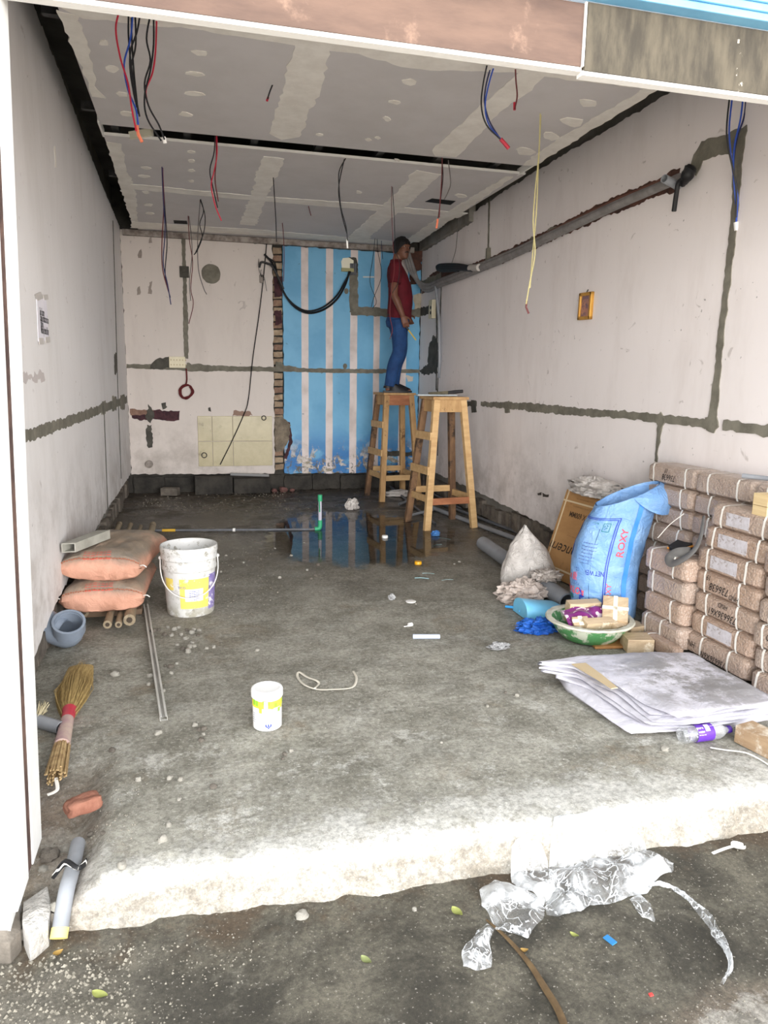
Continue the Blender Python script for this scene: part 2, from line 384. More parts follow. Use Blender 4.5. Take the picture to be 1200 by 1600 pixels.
# bare strip of brickwork between the two paints
M_BRICK = [mat('old_brick_%d' % i, a, b, 14, .9, .6, 40, .01, spot=c(176, 150, 120), sscale=20, sth=(.55, .7)) for i, (a, b) in enumerate(((c(176, 156, 132), c(142, 122, 102)), (c(190, 170, 144), c(154, 132, 110)), (c(168, 138, 116), c(128, 100, 86))))]
for i in range(31):
    z = .26 + i*.086; r = random.random
    q = [(.968+r()*.01, z), (1.083-r()*.008, z+r()*.008), (1.085-r()*.01, z+.066+r()*.008), (.97+r()*.01, z+.062+r()*.01)]
    G().slab(wob(q, .004, .02), pl_back, -.075, -.045+.025*r()).build('brick', M_BRICK[i % 3], WB)
M_PURP = mat('dark_purple_brown_residue', c(84, 50, 56), c(52, 30, 36), 18, .8, .5)
for pts in (((428, 432), (441, 432), (441, 462), (429, 464)), ((429, 486), (440, 484), (441, 505), (431, 508))):
    patch(pl_back, [BW(*p) for p in pts], .008, M_PURP, WB, 'mortar_residue', -.012, n0=-.06)
# broken plaster at the foot of the brick strip
patch(pl_back, [BW(*p) for p in ((428, 652), (442, 650), (453, 664), (451, 685), (444, 702), (430, 706))], .012, mat('rough_mortar_lump', c(150, 138, 120), c(108, 98, 86), 10, .9, .9, 20, .03), WB, 'mortar_lump', .02)
patch(pl_back, [BW(*p) for p in ((444, 655), (453, 660), (457, 690), (448, 716), (443, 716), (452, 690))], .008, M_PURP, WB, 'mortar_residue', .004)
# low courses of dark blocks along the feet of the walls
for i in range(10):
    x = XL+.02+i*.36; h = .20+random.uniform(-.03, .01); q = wob([(x, .0), (x+.33, .0), (x+.33, h), (x, h)], .01, .05)
    G().slab(q, pl_back, -.1, -.03+random.uniform(-.02, .02)).build('block', M_DARK, WB)
M_STONE = mat('grey_base_stone', c(138, 128, 116), c(92, 85, 78), 9, .9, .9, 25, .02)
y = 4.2
while y < 8.9:
    L = random.uniform(.17, .26); h = random.uniform(.15, .2)
    q = wob([(y, .02), (y+L-.04, .02), (y+L-.03, h), (y+.01, h)], .012, .04)
    G().slab(q, pl_right, -.11, -.06+random.uniform(0, .035)).build('stone', M_STONE, WR); y += L
y = 3.4
while y < 8.9:
    L = random.uniform(.2, .3); h = random.uniform(.1, .16)
    q = wob([(y, .0), (y+L-.03, .0), (y+L-.03, h), (y+.01, h)], .012, .04)
    G().slab(q, pl_left, -.11, -.055+random.uniform(0, .035)).build('stone', M_STONE, WL); y += L
# filled cable grooves, right wall
def rw(*ps): return [RW(*p) for p in ps]
def bw(*ps): return [BW(*p) for p in ps]
def lw(*ps): return [LW(*p) for p in ps]
ribbon(pl_right, rw((1117, 664), (1108, 662), (1060, 657), (1000, 650), (960, 647), (900, 643), (860, 639), (800, 634), (752, 631)), [.06, .055, .05, .05, .05, .055, .07, .06, .045], .009, M_CEM, WR, 'cement_groove')
ribbon(pl_right, rw((1215, 674), (1170, 669), (1131, 664)), .055, .009, M_CEM, WR, 'cement_groove')
ribbon(pl_right, rw((724, 631), (745, 631)), .05, .006, M_CEMD, WR, 'cement_groove')
patch(pl_right, rw((737, 626), (744, 626), (745, 644), (738, 645)), .012, M_CEMD, WR, 'cement_patch', .006)
patch(pl_right, rw((789, 628), (796, 626), (797, 644), (790, 645)), .008, M_CEM, WR, 'cement_patch', .006)
patch(pl_right, rw((1103, 652), (1120, 652), (1124, 668), (1116, 678), (1103, 672)), .008, M_CEM, WR, 'cement_patch', .006)
ribbon(pl_right, rw((1155, 214), (1149, 330), (1138, 430), (1130, 500), (1122, 580), (1113, 655)), [.085, .05, .05, .05, .05, .075], .007, M_CEM, WR, 'cement_groove')
ribbon(pl_right, rw((1165, 214), (1130, 226), (1098, 236), (1088, 256), (1082, 270)), [.11, .10, .11, .10, .09], .01, M_CEM, WR, 'cement_groove', .005)
ribbon(pl_right, rw((1033, 652), (1029, 690), (1025, 722)), [.06, .03, .02], .008, M_CEM, WR, 'cement_groove')
patch(pl_right, rw((1026, 656), (1033, 644), (1041, 656), (1033, 674)), .008, M_CEM, WR, 'cement_patch', .006)
ribbon(pl_right, rw((765, 310), (763, 400)), .03, .004, M_CEM, WR, 'cement_groove')
ribbon(pl_right, rw((682, 440), (683, 520), (682, 610)), .03, .006, M_CEMD, WR, 'cement_groove')
ribbon(pl_right, rw((690, 445), (686, 560), (684, 612)), .02, .004, M_CEMD, WR, 'cement_groove')
ribbon(pl_right, rw((684, 612), (684, 712)), .02, .004, M_CEMD, WR, 'crack')
patch(pl_right, rw((671, 540), (677, 525), (684, 530), (686, 575), (676, 578), (668, 566)), .02, M_CEMD, WR, 'cement_patch', .006)
patch(pl_right, rw((656, 580), (666, 571), (684, 566), (684, 582), (660, 586)), .02, M_CEMD, WR, 'cement_patch', .005)
ribbon(pl_right, rw((657, 489), (668, 484), (676, 481)), .10, .012, M_CEMD, WR, 'cement_groove', .005)
M_SCRAWL = mat('dark_scuff', c(70, 62, 56), None, 5, .9)
for pts in (((840, 770), (846, 769), (846, 773), (841, 774)), ((848, 771), (858, 773), (857, 777), (849, 776))):
    patch(pl_right, rw(*pts), .006, M_SCRAWL, WR, 'chipped_spot', .002)
# the slanting chase behind the pipes
M_CHASE = mat('open_chase_brown', c(104, 70, 58), c(70, 52, 46), 12, .9, .6)
ribbon(pl_right, rw((660, 452), (700, 434), (740, 420), (800, 396), (860, 367), (950, 325), (1030, 292), (1062, 278)), [.10, .12, .10, .10, .10, .10, .11, .12], .012, M_CHASE, WR, 'open_chase', .003)
patch(pl_right, rw((672, 430), (688, 420), (700, 416), (716, 424), (700, 436), (672, 446)), .012, M_CHASE, WR, 'open_chase', .006)
patch(pl_right, rw((658, 440), (690, 425), (690, 436), (660, 452)), .01, M_CEM, WR, 'cement_patch', .007)
for pts in (((850, 372), (862, 355), (872, 354), (882, 360), (868, 372)), ((824, 382), (832, 371), (838, 378), (834, 386))):
    patch(pl_right, rw(*pts), .01, M_CEM, WR, 'cement_patch', .012)
# left wall
ribbon(pl_left, lw((30, 685), (80, 668), (130, 650), (160, 638), (198, 624)), [.05, .055, .06, .07, .075], .009, M_CEM, WL, 'cement_groove')
for x, y in ((161, 634), (178, 629), (191, 626)):
    patch(pl_left, lw((x-3, y-7), (x+3, y-8), (x+3, y+12), (x-3, y+13)), .02, M_CEM, WL, 'cement_patch', .006)
ribbon(pl_left, lw((176, 345), (180, 480), (184, 620), (189, 748)), .018, .005, M_CEMD, WL, 'crack')
ribbon(pl_left, lw((162, 640), (165, 720), (168, 800)), .012, .003, M_CEMD, WL, 'crack')
patch(pl_left, lw((178, 556), (181, 552), (182, 578), (179, 585)), .03, M_CEMD, WL, 'cement_patch')
for pts in (((84, 228), (86, 228), (88, 262), (86, 262)),): patch(pl_left, lw(*pts), .006, M_PUT, WL, 'putty_mark', .002)
patch(pl_left, lw((34, 586), (68, 582), (70, 592), (36, 594)), .02, mat('faint_grey_smear', c(196, 188, 186), None, 5, .8), WL, 'smear', .0012)
# back wall, pale side
ribbon(pl_back, bw((198, 572), (250, 573), (300, 575), (428, 577)), [.05, .06, .075, .05], .007, M_CEM, WB, 'cement_groove')
patch(pl_back, bw((236, 566), (250, 558), (266, 557), (268, 574), (250, 577), (236, 576)), .014, M_CEMD, WB, 'cement_patch', .006)
patch(pl_back, bw((292, 568), (310, 568), (330, 572), (325, 578), (292, 578)), .014, M_CEM, WB, 'cement_patch', .006)
ribbon(pl_back, bw((286, 360), (288, 420), (290, 500), (291, 560)), [.045, .04, .055, .045], .006, M_CEM, WB, 'cement_groove')
ribbon(pl_back, bw((428, 577), (500, 579), (560, 580), (660, 580)), .05, .006, M_CEM, WB, 'cement_groove', .006)
patch(pl_back, bw((431, 566), (442, 566), (444, 572), (462, 573), (462, 579), (431, 579)), .012, M_CEM, WB, 'cement_patch', .008)
patch(pl_back, [(BW(330, 428)[0]+math.cos(a*.26)*.108, BW(330, 428)[1]+math.sin(a*.26)*.108) for a in range(24)], .006, M_CEM, WB, 'round_cement_patch', .008)
patch(pl_back, bw((204, 640), (281, 642), (280, 656), (272, 658), (250, 655), (218, 657), (206, 653)), .012, M_PURP, WB, 'mortar_residue', .003)
patch(pl_back, bw((203, 639), (240, 640), (240, 648), (204, 649)), .012, mat('bare_brown_plaster', c(150, 120, 104), c(120, 92, 80), 14, .9), WB, 'bare_patch', .004)
for pts in (((232, 631), (238, 640), (242, 652), (234, 662), (228, 652)), ((230, 664), (238, 664), (238, 698), (232, 700), (228, 684)), ((252, 630), (258, 629), (262, 638), (254, 640)), ((325, 637), (329, 636), (330, 642), (326, 642))):
    patch(pl_back, bw(*pts), .014, M_CEMD, WB, 'cement_patch', .007)
M_SMUDGE = mat('grey_smudge', c(172, 160, 152), c(150, 140, 132), 12, .9)
for x, y, h in ((219, 397, 6), (217, 455, 6), (235, 450, 9), (236, 376, 4), (164, 0, 0)):
    if h: patch(pl_back, bw((x-2, y-h), (x+2, y-h-2), (x+2, y+h), (x-3, y+h)), .01, M_SMUDGE, WB, 'smudge', .002)
patch(pl_back, bw((365, 643), (392, 643), (395, 649), (363, 650)), .02, mat('brown_drip', c(150, 124, 110), None, 8, .9), WB, 'drip_mark', .002)
# back wall, striped side
ribbon(pl_back, bw((552, 424), (553, 488)), .11, .009, M_CEM, WB, 'cement_groove', .006)
ribbon(pl_back, bw((548, 486), (580, 487), (620, 490), (662, 489)), .10, .011, M_CEM, WB, 'cement_groove', .006)
patch(pl_back, bw((540, 406), (545, 402), (556, 403), (560, 414), (558, 426), (551, 426), (553, 412), (547, 406)), .008, M_CEMD, WB, 'cement_patch', .010)
for x, y in ((541, 455), (539, 572)):
    q = BW(x, y); patch(pl_back, [(q[0]+math.cos(a*.6)*.028, q[1]+math.sin(a*.6)*.034) for a in range(10)], .003, M_CEM, WB, 'round_cement_patch')
patch(pl_back, bw((640, 394), (660, 392), (660, 418), (650, 424), (655, 440), (640, 446)), .02, M_CHASE, WB, 'broken_edge', .006)
patch(pl_back, bw((645, 460), (659, 459), (658, 482), (648, 485)), .012, mat('cream_bare_plaster', c(198, 188, 168), c(170, 160, 140), 10, .9), WB, 'bare_patch', .004)
patch(pl_back, bw((634, 587), (646, 588), (645, 596), (636, 597)), .012, mat('cream_bare_plaster_2', c(208, 198, 184), None, 10, .9), WB, 'bare_patch', .003)
ribbon(pl_back, bw((599, 709), (640, 709), (662, 711)), .06, .012, M_CEMD, WB, 'open_chase', .004)
# beige tiles
M_TILE = mat('glazed_beige_tile', c(196, 184, 146), c(176, 164, 126), 3, .3, .05, spot=c(140, 128, 96), sscale=7, sth=(.58, .72))
X0, Z1 = BW(308, 650); X1, Z0 = BW(426, 727); xs = [X0, BW(332, 690)[0], BW(364, 690)[0], X1]; zm = BW(400, 689)[1]
for i in range(3):
    for zz in ((Z0, zm-.003), (zm+.003, Z1)):
        G().box(((xs[i]+xs[i+1])/2, YB-.005, sum(zz)/2), (xs[i+1]-xs[i]-.005, .02, zz[1]-zz[0])).build('tile', M_TILE, WB, bevel=.003)

# ------------------------------------------------------------------ ceiling
g = G(); g.box((1.05, 5.7, 3.52), (4.4, 7.4, .12))
CEIL = struct(g.build('ceiling', M_VOID))
def cpatch(pts, jit, name='joint_compound_band', m=M_PUT, n1=.002, seg=.05): return patch(pl_ceil, [CE(*p) for p in pts], jit, m, CEIL, name, n1, seg)
G().box((1.005, 3.82, ZC+.0065), (3.06, 3.16, .013)).build('gypsum_board', M_GYP, CEIL)
G().box((1.03, 7.29, ZC+.0065), (3.12, 3.36, .013)).build('gypsum_board', M_GYP, CEIL)
G().box((1.02, 5.612, ZC+.007), (3.12, .008, .018)).build('board_edge', M_EDGE, CEIL)
G().box((-.532, 5.5, ZC+.02), (.012, .3, .05)).build('board_edge', M_EDGE, CEIL)
G().box((2.54, 5.5, ZC+.02), (.012, .3, .05)).build('board_edge', M_EDGE, CEIL)
for x in (-.45, .02, .48, .94, 1.4, 1.86, 2.32): G().box((x, 5.7, ZC+.05), (.05, 6.2, .03)).build('furring_channel', M_GI, CEIL)
for y in (5.52, 4.2, 7.2): G().box((1.0, y, ZC+.14), (3.3, .04, .05)).build('carrier_channel', M_GI, CEIL)
for x in (-.3, .9, 1.9): G().box((x, 5.5, ZC+.3), (.025, .003, .3)).build('hanger_strap', M_GI, CEIL)
G().bar(FL(203, 212, ZC+.012), FL(238, 206, ZC+.03), .045, .03).build('batten', mat('pale_batten', c(214, 210, 190), None, 5, .6), CEIL)
cpatch([(460, 66), (513, 76), (508, 120), (498, 150), (480, 180), (468, 214), (440, 218), (420, 208), (426, 185), (438, 150), (448, 110)], .012)
cpatch([(812, 112), (852, 118), (830, 140), (785, 170), (745, 215), (712, 246), (680, 243), (676, 235), (706, 205), (750, 165)], .012)
cpatch([(412, 244), (444, 248), (440, 262), (420, 300), (400, 352), (374, 350), (392, 305), (402, 268)], .015)
cpatch([(650, 266), (688, 272), (640, 318), (600, 350), (574, 374), (545, 370), (580, 338), (620, 300)], .015)
cpatch([(204, 287), (400, 306), (560, 317), (730, 333), (715, 340), (560, 326), (400, 313), (206, 295)], .012)
cpatch([(88, 16), (122, 24), (140, 85), (152, 140), (165, 152), (146, 150), (130, 110)], .012)
cpatch([(90, 8), (300, 24), (560, 58), (800, 92), (1040, 130), (1010, 138), (800, 112), (640, 106), (560, 84), (450, 68), (300, 44), (130, 28)], .012)
cpatch([(1010, 136), (1040, 131), (838, 258), (815, 258), (860, 225)], .012)
cpatch([(166, 222), (190, 225), (198, 268), (212, 292), (215, 345), (205, 345)], .012)
cpatch([(790, 276), (803, 276), (655, 378), (630, 378), (700, 330)], .012)
cpatch([(205, 346), (420, 360), (640, 379), (640, 384), (420, 368), (205, 356)], .015)
rs = random.Random(3)
for x, y, a, b in ((313, 82, 12, 4), (305, 115, 14, 3), (302, 146, 15, 3), (290, 178, 10, 3), (162, 66, 7, 5), (176, 107, 11, 5), (190, 147, 9, 4), (197, 177, 10, 4), (640, 128, 10, 5), (618, 159, 10, 3), (605, 185, 6, 3), (300, 237, 6, 2), (299, 251, 6, 2), (299, 266, 5, 2), (299, 283, 5, 2), (228, 262, 8, 2), (225, 275, 8, 2), (228, 300, 5, 2), (590, 215, 4, 2), (575, 218, 4, 2), (920, 160, 16, 6), (895, 190, 18, 6), (860, 212, 14, 5), (820, 236, 16, 6), (232, 320, 7, 2), (234, 333, 7, 2), (500, 210, 5, 2), (620, 250, 5, 2), (720, 306, 8, 3), (690, 335, 8, 3), (560, 300, 5, 2)):
    cpatch([(x+math.cos(t*.7)*a*(1+rs.uniform(-.3, .3)), y+math.sin(t*.7)*b*(1+rs.uniform(-.3, .3))+math.cos(t*.7)*a*.1) for t in range(9)], .006, 'putty_spot', M_PUT, .003, .03)
for pts in (((664, 315), (675, 310), (712, 314), (704, 320)), ((271, 344), (292, 345), (293, 350), (272, 349))):
    P = [CE(*p) for p in pts]; g = G().slab(P, pl_ceil, -.002, .002); o = g.build('painted_cutout_shade', mat('cutout_shade_black', c(22, 22, 24), None, 5, .9), CEIL)  # no opening cut: its darkness is painted as a black patch on the board
# plaster step where the boards meet the back wall
G().box((1.0, YB-.03, ZC-.035), (3.4, .06, .06)).build('edge_plaster', mat('rough_edge_plaster', c(176, 168, 160), c(112, 100, 94), 9, .9, .6), CEIL)
# downstand at the far right
G().slab(wob([(7.3, 2.99), (8.98, 2.965), (8.98, 3.2), (7.3, 3.2)], .01, .05), pl_right, -.02, .05).build('render_downstand', M_REND, WR)

# ------------------------------------------------------------------ the shop front
M_PLY = mat('stained_plywood', c(104, 82, 70), c(80, 62, 54), 3, .7, .15, 60, .003, spot=c(138, 112, 96), sscale=5, sth=(.55, .72), st=(.8, 4, 3))
M_GREYB = mat('dirty_grey_board', c(86, 79, 66), c(54, 49, 41), 7, .8, .2, 40, .004, spot=c(190, 182, 168), sscale=13, sth=(.66, .70), st=(2.6, 1, .7))
M_SKYB = mat('light_blue_enamel', c(120, 180, 214), c(104, 162, 200), 5, .45)
M_WHITE = mat('white_front_paint', c(240, 240, 238), c(228, 228, 226), 4, .6)
T2 = struct(G().box((1.1, 2.145, 2.90), (6.6, .03, 1.19)).build('trim_2', M_WHITE))
xm = PY(910, 60, 2.1).x
G().box(((xm-1.3)/2, 2.105, 2.385), (xm+1.3-.006, .03, .165)).build('plywood_panel', M_PLY, T2)
G().box(((xm+3.0)/2+.003, 2.1, 2.380), (3.0-xm, .036, .178)).build('grey_panel', M_GREYB, T2)
G().box(((xm-1.3)/2, 2.112, 2.297), (xm+1.3, .034, .012)).build('edge_strip', M_EDGE, T2)
G().box(((xm+3.0)/2, 2.105, 2.286), (3.0-xm, .034, .012)).build('edge_strip', M_EDGE, T2)
G().box((xm-.002, 2.088, 2.385), (.006, .01, .168)).build('joint_line', M_EDGE, T2)
for i in range(4): G().box((1.1, 2.06-i*.006, 2.482+i*.022), (6.4, .05, .0205)).build('shutter_slat', M_SKYB, T2, bevel=.004)
# rolling shutter guide at the left
def jx(z): return -.488+.030*z
T1 = struct(G().hexa([(-.80, 1.90, -.16), (jx(0)-.03, 1.90, -.16), (jx(0)-.03, 2.22, -.16), (-.80, 2.22, -.16), (-.80, 1.90, 2.5), (jx(2.5)-.03, 1.90, 2.5), (jx(2.5)-.03, 2.22, 2.5), (-.80, 2.22, 2.5)]).build('trim_1', M_WHITE))
def jamb(name, y0, y1, dx, m):
    q = []
    for z in (-.005, 2.5): q += [(jx(z)-.04+dx[0], y0, z), (jx(z)+dx[1], y0, z), (jx(z)+dx[1], y1, z), (jx(z)-.04+dx[0], y1, z)]
    return G().hexa(q).build(name, m, T1, bevel=.003)
jamb('guide_channel', 2.075, 2.20, (0, 0), M_WHITE)
jamb('guide_channel', 1.88, 2.015, (0, 0), M_WHITE)
jamb('guide_groove', 2.015, 2.075, (0, -.004), mat('rusty_groove', c(110, 84, 74), c(70, 52, 48), 14, .8))
G().box((jx(1.9)+.002, 1.99, 1.89), (.004, .008, .07)).build('red_mark', mat('red_paint_mark', c(214, 60, 100), None, 5, .6), T1)
WF = struct(G().box((-3.4, 2.1, 1.8), (5.2, .3, 4.0)).build('wall_front', M_WHITE))
WF2 = struct(G().box((5.6, 2.1, 1.8), (5.2, .3, 4.0)).build('wall_front_right', M_WHITE))
# ------------------------------------------------------------------ wrapped bundles stacked along the right wall
def wrap_mat():
    k = NT('bubble_wrapped_board'); k.set('Roughness', .42); k.set('Specular IOR Level', .5); k.set('Coat Weight', .35); k.set('Coat Roughness', .22)
    inf = k.t.nodes.new('ShaderNodeObjectInfo').outputs['Random']
    a = k.mix(inf, c(184, 158, 140), c(166, 146, 132)); b = k.mix(inf, c(160, 134, 114), c(188, 170, 156))
    col = k.mix(k.mr(k.noise(7, 5, .7), .35, .65), a, b)
    v = k.n('ShaderNodeTexVoronoi', {'Vector': k.co, 'Scale': 95.}, 0)
    col = k.mix(k.mr(v, .1, .5, .35, 0), col, c(208, 196, 186))
    col = k.mix(k.mr(k.noise(22, 5, .7, dist=1.5), .6, .68, 0, .55), col, c(216, 206, 200))
    k.set('Base Color', col); k.bump(k.mth('ADD', v, k.mth('MULTIPLY', k.noise(18, 4, .6, dist=1), 1.6)), .5, .008); return k.m
M_WRAP = wrap_mat()
M_STRAP = mat('white_packing_strap', c(240, 236, 228), None, 5, .5)
M_PLABEL = mat('pale_paper_label', c(206, 202, 206), c(186, 180, 182), 30, .6, spot=c(168, 158, 156), sscale=40, sth=(.55, .6))
M_INK = mat('black_marker_ink', c(30, 26, 26), None, 5, .7)
def pack(label, x, y0, y1, z, W, H, straps, paper=None, hand=None, seed=0, end_round=.03):
    """bundle with its long side facing -x; x is that face, y0..y1 its length from the near end"""
    L = y1-y0; rs = random.Random(seed)
    t = thing('wrapped_bundle', label, 'bundle', (x+W/2, (y0+y1)/2, z), 'bubble wrapped bundles along the right wall')
    g = G(); ny, nt = 10, 20
    def sec(u, v):
        s = u*2-1; an = v*2*math.pi; cx, sz = math.cos(an), math.sin(an); p = 9
        k = (abs(cx)**p+abs(sz)**p)**(-1/p)
        e_ = max(0, abs(s)-.9)/.1; tp = 1-.14*e_*e_
        q = 1+.018*noise.noise((s*5+seed, cx*2.5, sz*2.5))
        return Vector((cx*k*W/2*tp*q, s*(L/2-.002), H/2+sz*k*H/2*tp*min(q, 1.0)))
    g.grid(nt, nt, lambda u, v: sec(u, v))
    for e in (0, 1):
        o = len(g.v); n = nt
        g.add([Vector((0, (e*2-1)*(L/2+.004), H/2))] + [sec(e, i/n) for i in range(n)], [(0, 1+i, 1+(i+1) % n) for i in range(n)])
    me = g.mesh('wrapping', M_WRAP, True); o = bpy.data.objects.new('wrapping', me); COL.objects.link(o); o.parent = t
    for sf in straps:
        yy = L/2 - sf*L; ring = []
        for i in range(25):
            an = i/24*2*math.pi; p = sec(.5+yy/L, i/24); ring.append(p+Vector((math.cos(an)*.0025, .004*math.sin(an*2+seed), math.sin(an)*.0025)))
        gg = G(); w2 = .0065; vs = []
        for p in ring: vs += [p+Vector((0, -w2, 0)), p+Vector((0, w2, 0))]
        gg.add(vs, [(2*i, 2*i+1, 2*i+3, 2*i+2) for i in range(24)]); gg.build('strap', M_STRAP, None).parent = t
    def face(yc, zc):                       # print plane on the long side, u to the viewer's right (-y)
        return lambda u, v: Vector((-W/2-.0035, yc-u, zc+v))
    if paper:
        f, wl, hl = paper; yc = L/2-f*L
        G().slab(wob([(-wl/2, -hl/2), (wl/2, -hl/2), (wl/2, hl/2), (-wl/2, hl/2)], .002, .03), lambda a, b, n: Vector((-W/2-.0015-n, yc-a, H*.5+b)), 0, .0015).build('paper_label', M_PLABEL, None).parent = t
    if hand:
        for s, f, zf, size, flip in hand:
            gg = G(); fn = face(L/2-f*L, H*zf)
            text(s, (lambda u, v, fn=fn, flip=flip: fn(-u, -v) if flip else fn(u, v)), size, .8, .25, gg)
            gg.build('handwriting', M_INK, None).parent = o
    return t
ORD = ['lowest', 'second from bottom', 'third from bottom', 'fourth from bottom', 'fifth from bottom', 'sixth from bottom', 'topmost']
def rows(col): return ORD[col]
HB = .113
# stack in the middle (faces the room right behind the folded tarpaulin), seven high
XA = 2.455
info = [((.28, .73), None, [('HND', .10, .5, .045, 1), ('736636X6N', .5, .3, .045, 1)], 'with marker scrawl'),
        ((.22, .78), (.5, .17, .065), None, 'with a pale paper label'),
        ((.22, .72), None, [('736636X61', .50, .36, .052, 1), ('HND', .50, .76, .036, 1)], 'marked 736636X61'),
        ((.16, .72), None, [('736638', .42, .42, .056, 1), ('19', .24, .76, .04, 1), ('HND', .66, .28, .036, 1)], 'marked 736638'),
        ((.18, .80), (.46, .18, .062), None, 'with pale label and rounded end'),
        ((.16, .86), (.48, .19, .065), None, 'with pale label, under the top one'),
        ((.20, .86), (.46, .15, .062), None, 'at the top, with a pale paper label')]
jog = [-.012, 0, .006, .004, .0, .02, .035]
for i, (st, pa, ha, tx) in enumerate(info):
    pack('wrapped bundle %s in the middle stack, %s' % (ORD[i], tx), XA+jog[i]*.5, 2.63-jog[i], 3.06-jog[i]*1.4, .03+i*HB, .165, HB, st, pa, ha, i+1)
# stack nearest the camera at the frame's right edge
for i in range(7):
    st = ((.1, .8), (.14, .8), (.14, .8), (.16, .8), (.10, .8), (.12, .8), (.28, .86))[i]
    ha = {2: [('HND', .28, .6, .04, 1), ('735', .42, .3, .05, 1)], 3: [('HND 19', .30, .7, .04, 1), ('735', .42, .3, .05, 1)], 1: [('HND', .36, .4, .04, 1)]}.get(i)
    pa = {5: (.3, .12, .065)}.get(i)
    pack('wrapped bundle %s of the near stack at the right edge%s' % (ORD[i], ', marker written' if ha else ''), 2.44+.012*math.sin(i*2.1), 2.17+.01*math.cos(i*1.7), 2.605+.008*math.sin(i), .01+i*HB, .165, HB, st, pa, ha, i+20)
# low stack beside the blue sack, four high
for i in range(4):
    st = ((.16, .55), (.75,), (.2,), (.17, .74))[i]
    pack('bubble wrapped bundle %s of the low stack beside the blue sack' % ('topmost' if i == 3 else ORD[i]), 2.395+(0, .01, .014, -.004)[i], 3.055+(0, .02, .01, .0)[i], 3.40, .03+i*.122, .17, .122, st, None, None, i+40)
pack('small wrapped bundle on the floor at the foot of the low stack', 2.33, 3.00, 3.28, .0, .06, .075, (.2,), None, None, 48)
# rear row against the wall: three along, two layers seen above the low stack
for j, (ya, yb) in enumerate(((3.34, 3.78), (2.90, 3.335), (2.46, 2.895))):
    nm = ('far', 'middle', 'near')[j]
    for i in range(8):
        z = .02+i*.1145
        if i < 4 and j > 0: continue
        st = ((.14, .8), (.25, .75), (.2, .7))[j] if i == 7 else (.3, .8)
        ha = [('736638', .48, .42, .05, 1), ('19', .42, .72, .035, 1)] if (i == 7 and j == 0) else None
        lay = ('lowest', 'second', 'third', 'fourth', 'fifth', 'sixth', 'seventh', 'top')[i]
        pack('bubble wrapped bundle in the %s layer, %s end of the row against the wall' % (lay, nm) if j != 1 else 'bubble wrapped bundle in the %s layer, middle of the row against the wall' % lay, 2.62+.012*math.sin(i*3+j), ya, yb, z, .185, .1145, st, None, ha, 60+i+10*j)
# light wood block and a grey conduit end lying on the stacks
M_PINE = mat('light_pine', c(226, 202, 156), c(204, 176, 130), 4, .6, st=(1, 1, 9))
p = PX(1186, 775, 2.52)
for k in range(2): shape('pine_block', ('lower' if k == 0 else 'upper')+' light pine block on the near wrapped stack at the right edge', 'wood block', G().box((2.52, p.y-.05, .803+.0275+k*.0555), (.07, .09, .054)), M_PINE, 'pine blocks', bevel=.002)
M_PVC = mat('grey_pvc', c(150, 153, 158), c(132, 135, 140), 5, .4)
M_PVCD = mat('dark_grey_conduit', c(112, 114, 120), c(92, 94, 98), 6, .45)
def pipe(name, label, pts, r, m=M_PVC, group=None, hollow=True, n=14):
    pts = [Vector(q) for q in pts]; g = G().tube(pts, r, n, caps=not hollow)
    if hollow:
        g.tube(pts, r*.84, n, caps=False); k = len(pts)*n
        for e in (0, (len(pts)-1)*n): g.f += [(e+j, e+(j+1) % n, k+e+(j+1) % n, k+e+j) for j in range(n)]; g.mi += [0]*n
    return shape(name, label, 'pipe', g, m, group, smooth=True)
q = PX(1168, 752, 2.66)
pipe('conduit_offcut', 'short grey conduit offcut on top of the rear wrapped row', [(2.645, q.y+.02, .953), (2.70, q.y-.10, .953)], .012)

# ------------------------------------------------------------------ grey and black folded strap on the low stack
t = thing('tool_belt', 'grey folded strap with black pad edged orange lying on the low wrapped stack', 'tool belt', (2.45, 3.12, .52))
M_GRUB = mat('grey_rubber', c(116, 114, 112), c(96, 94, 92), 9, .6)
pts = curve([PX(1100, 806, 2.50), PX(1095, 838, 2.47), PX(1086, 858, 2.43), PX(1070, 872, 2.40), PX(1052, 880, 2.385), PX(1046, 872, 2.39), PX(1058, 864, 2.41), PX(1078, 862, 2.44)], 5)
G().tube(pts, [.010+.016*math.sin(min(1, i/len(pts)*1.6)*1.5) for i in range(len(pts))], 8, flat=.35).build('strap', M_GRUB, t, smooth=True)
z0 = .523
def padpt(px, py, n): q = FL(px, py, z0); return Vector((q.x, q.y, z0+n))
G().slab([(1044, 857), (1060, 846), (1082, 842), (1088, 852), (1070, 858), (1050, 861)], padpt, .0, .016).build('pad', mat('black_pad', c(38, 38, 40), None, 5, .7), t)
G().tube([padpt(1043, 857, .004), padpt(1056, 860, .004), padpt(1070, 858, .004), padpt(1090, 852, .004)], .006, 6).build('orange_edge', mat('orange_edge', c(236, 160, 60), None, 5, .5), t)

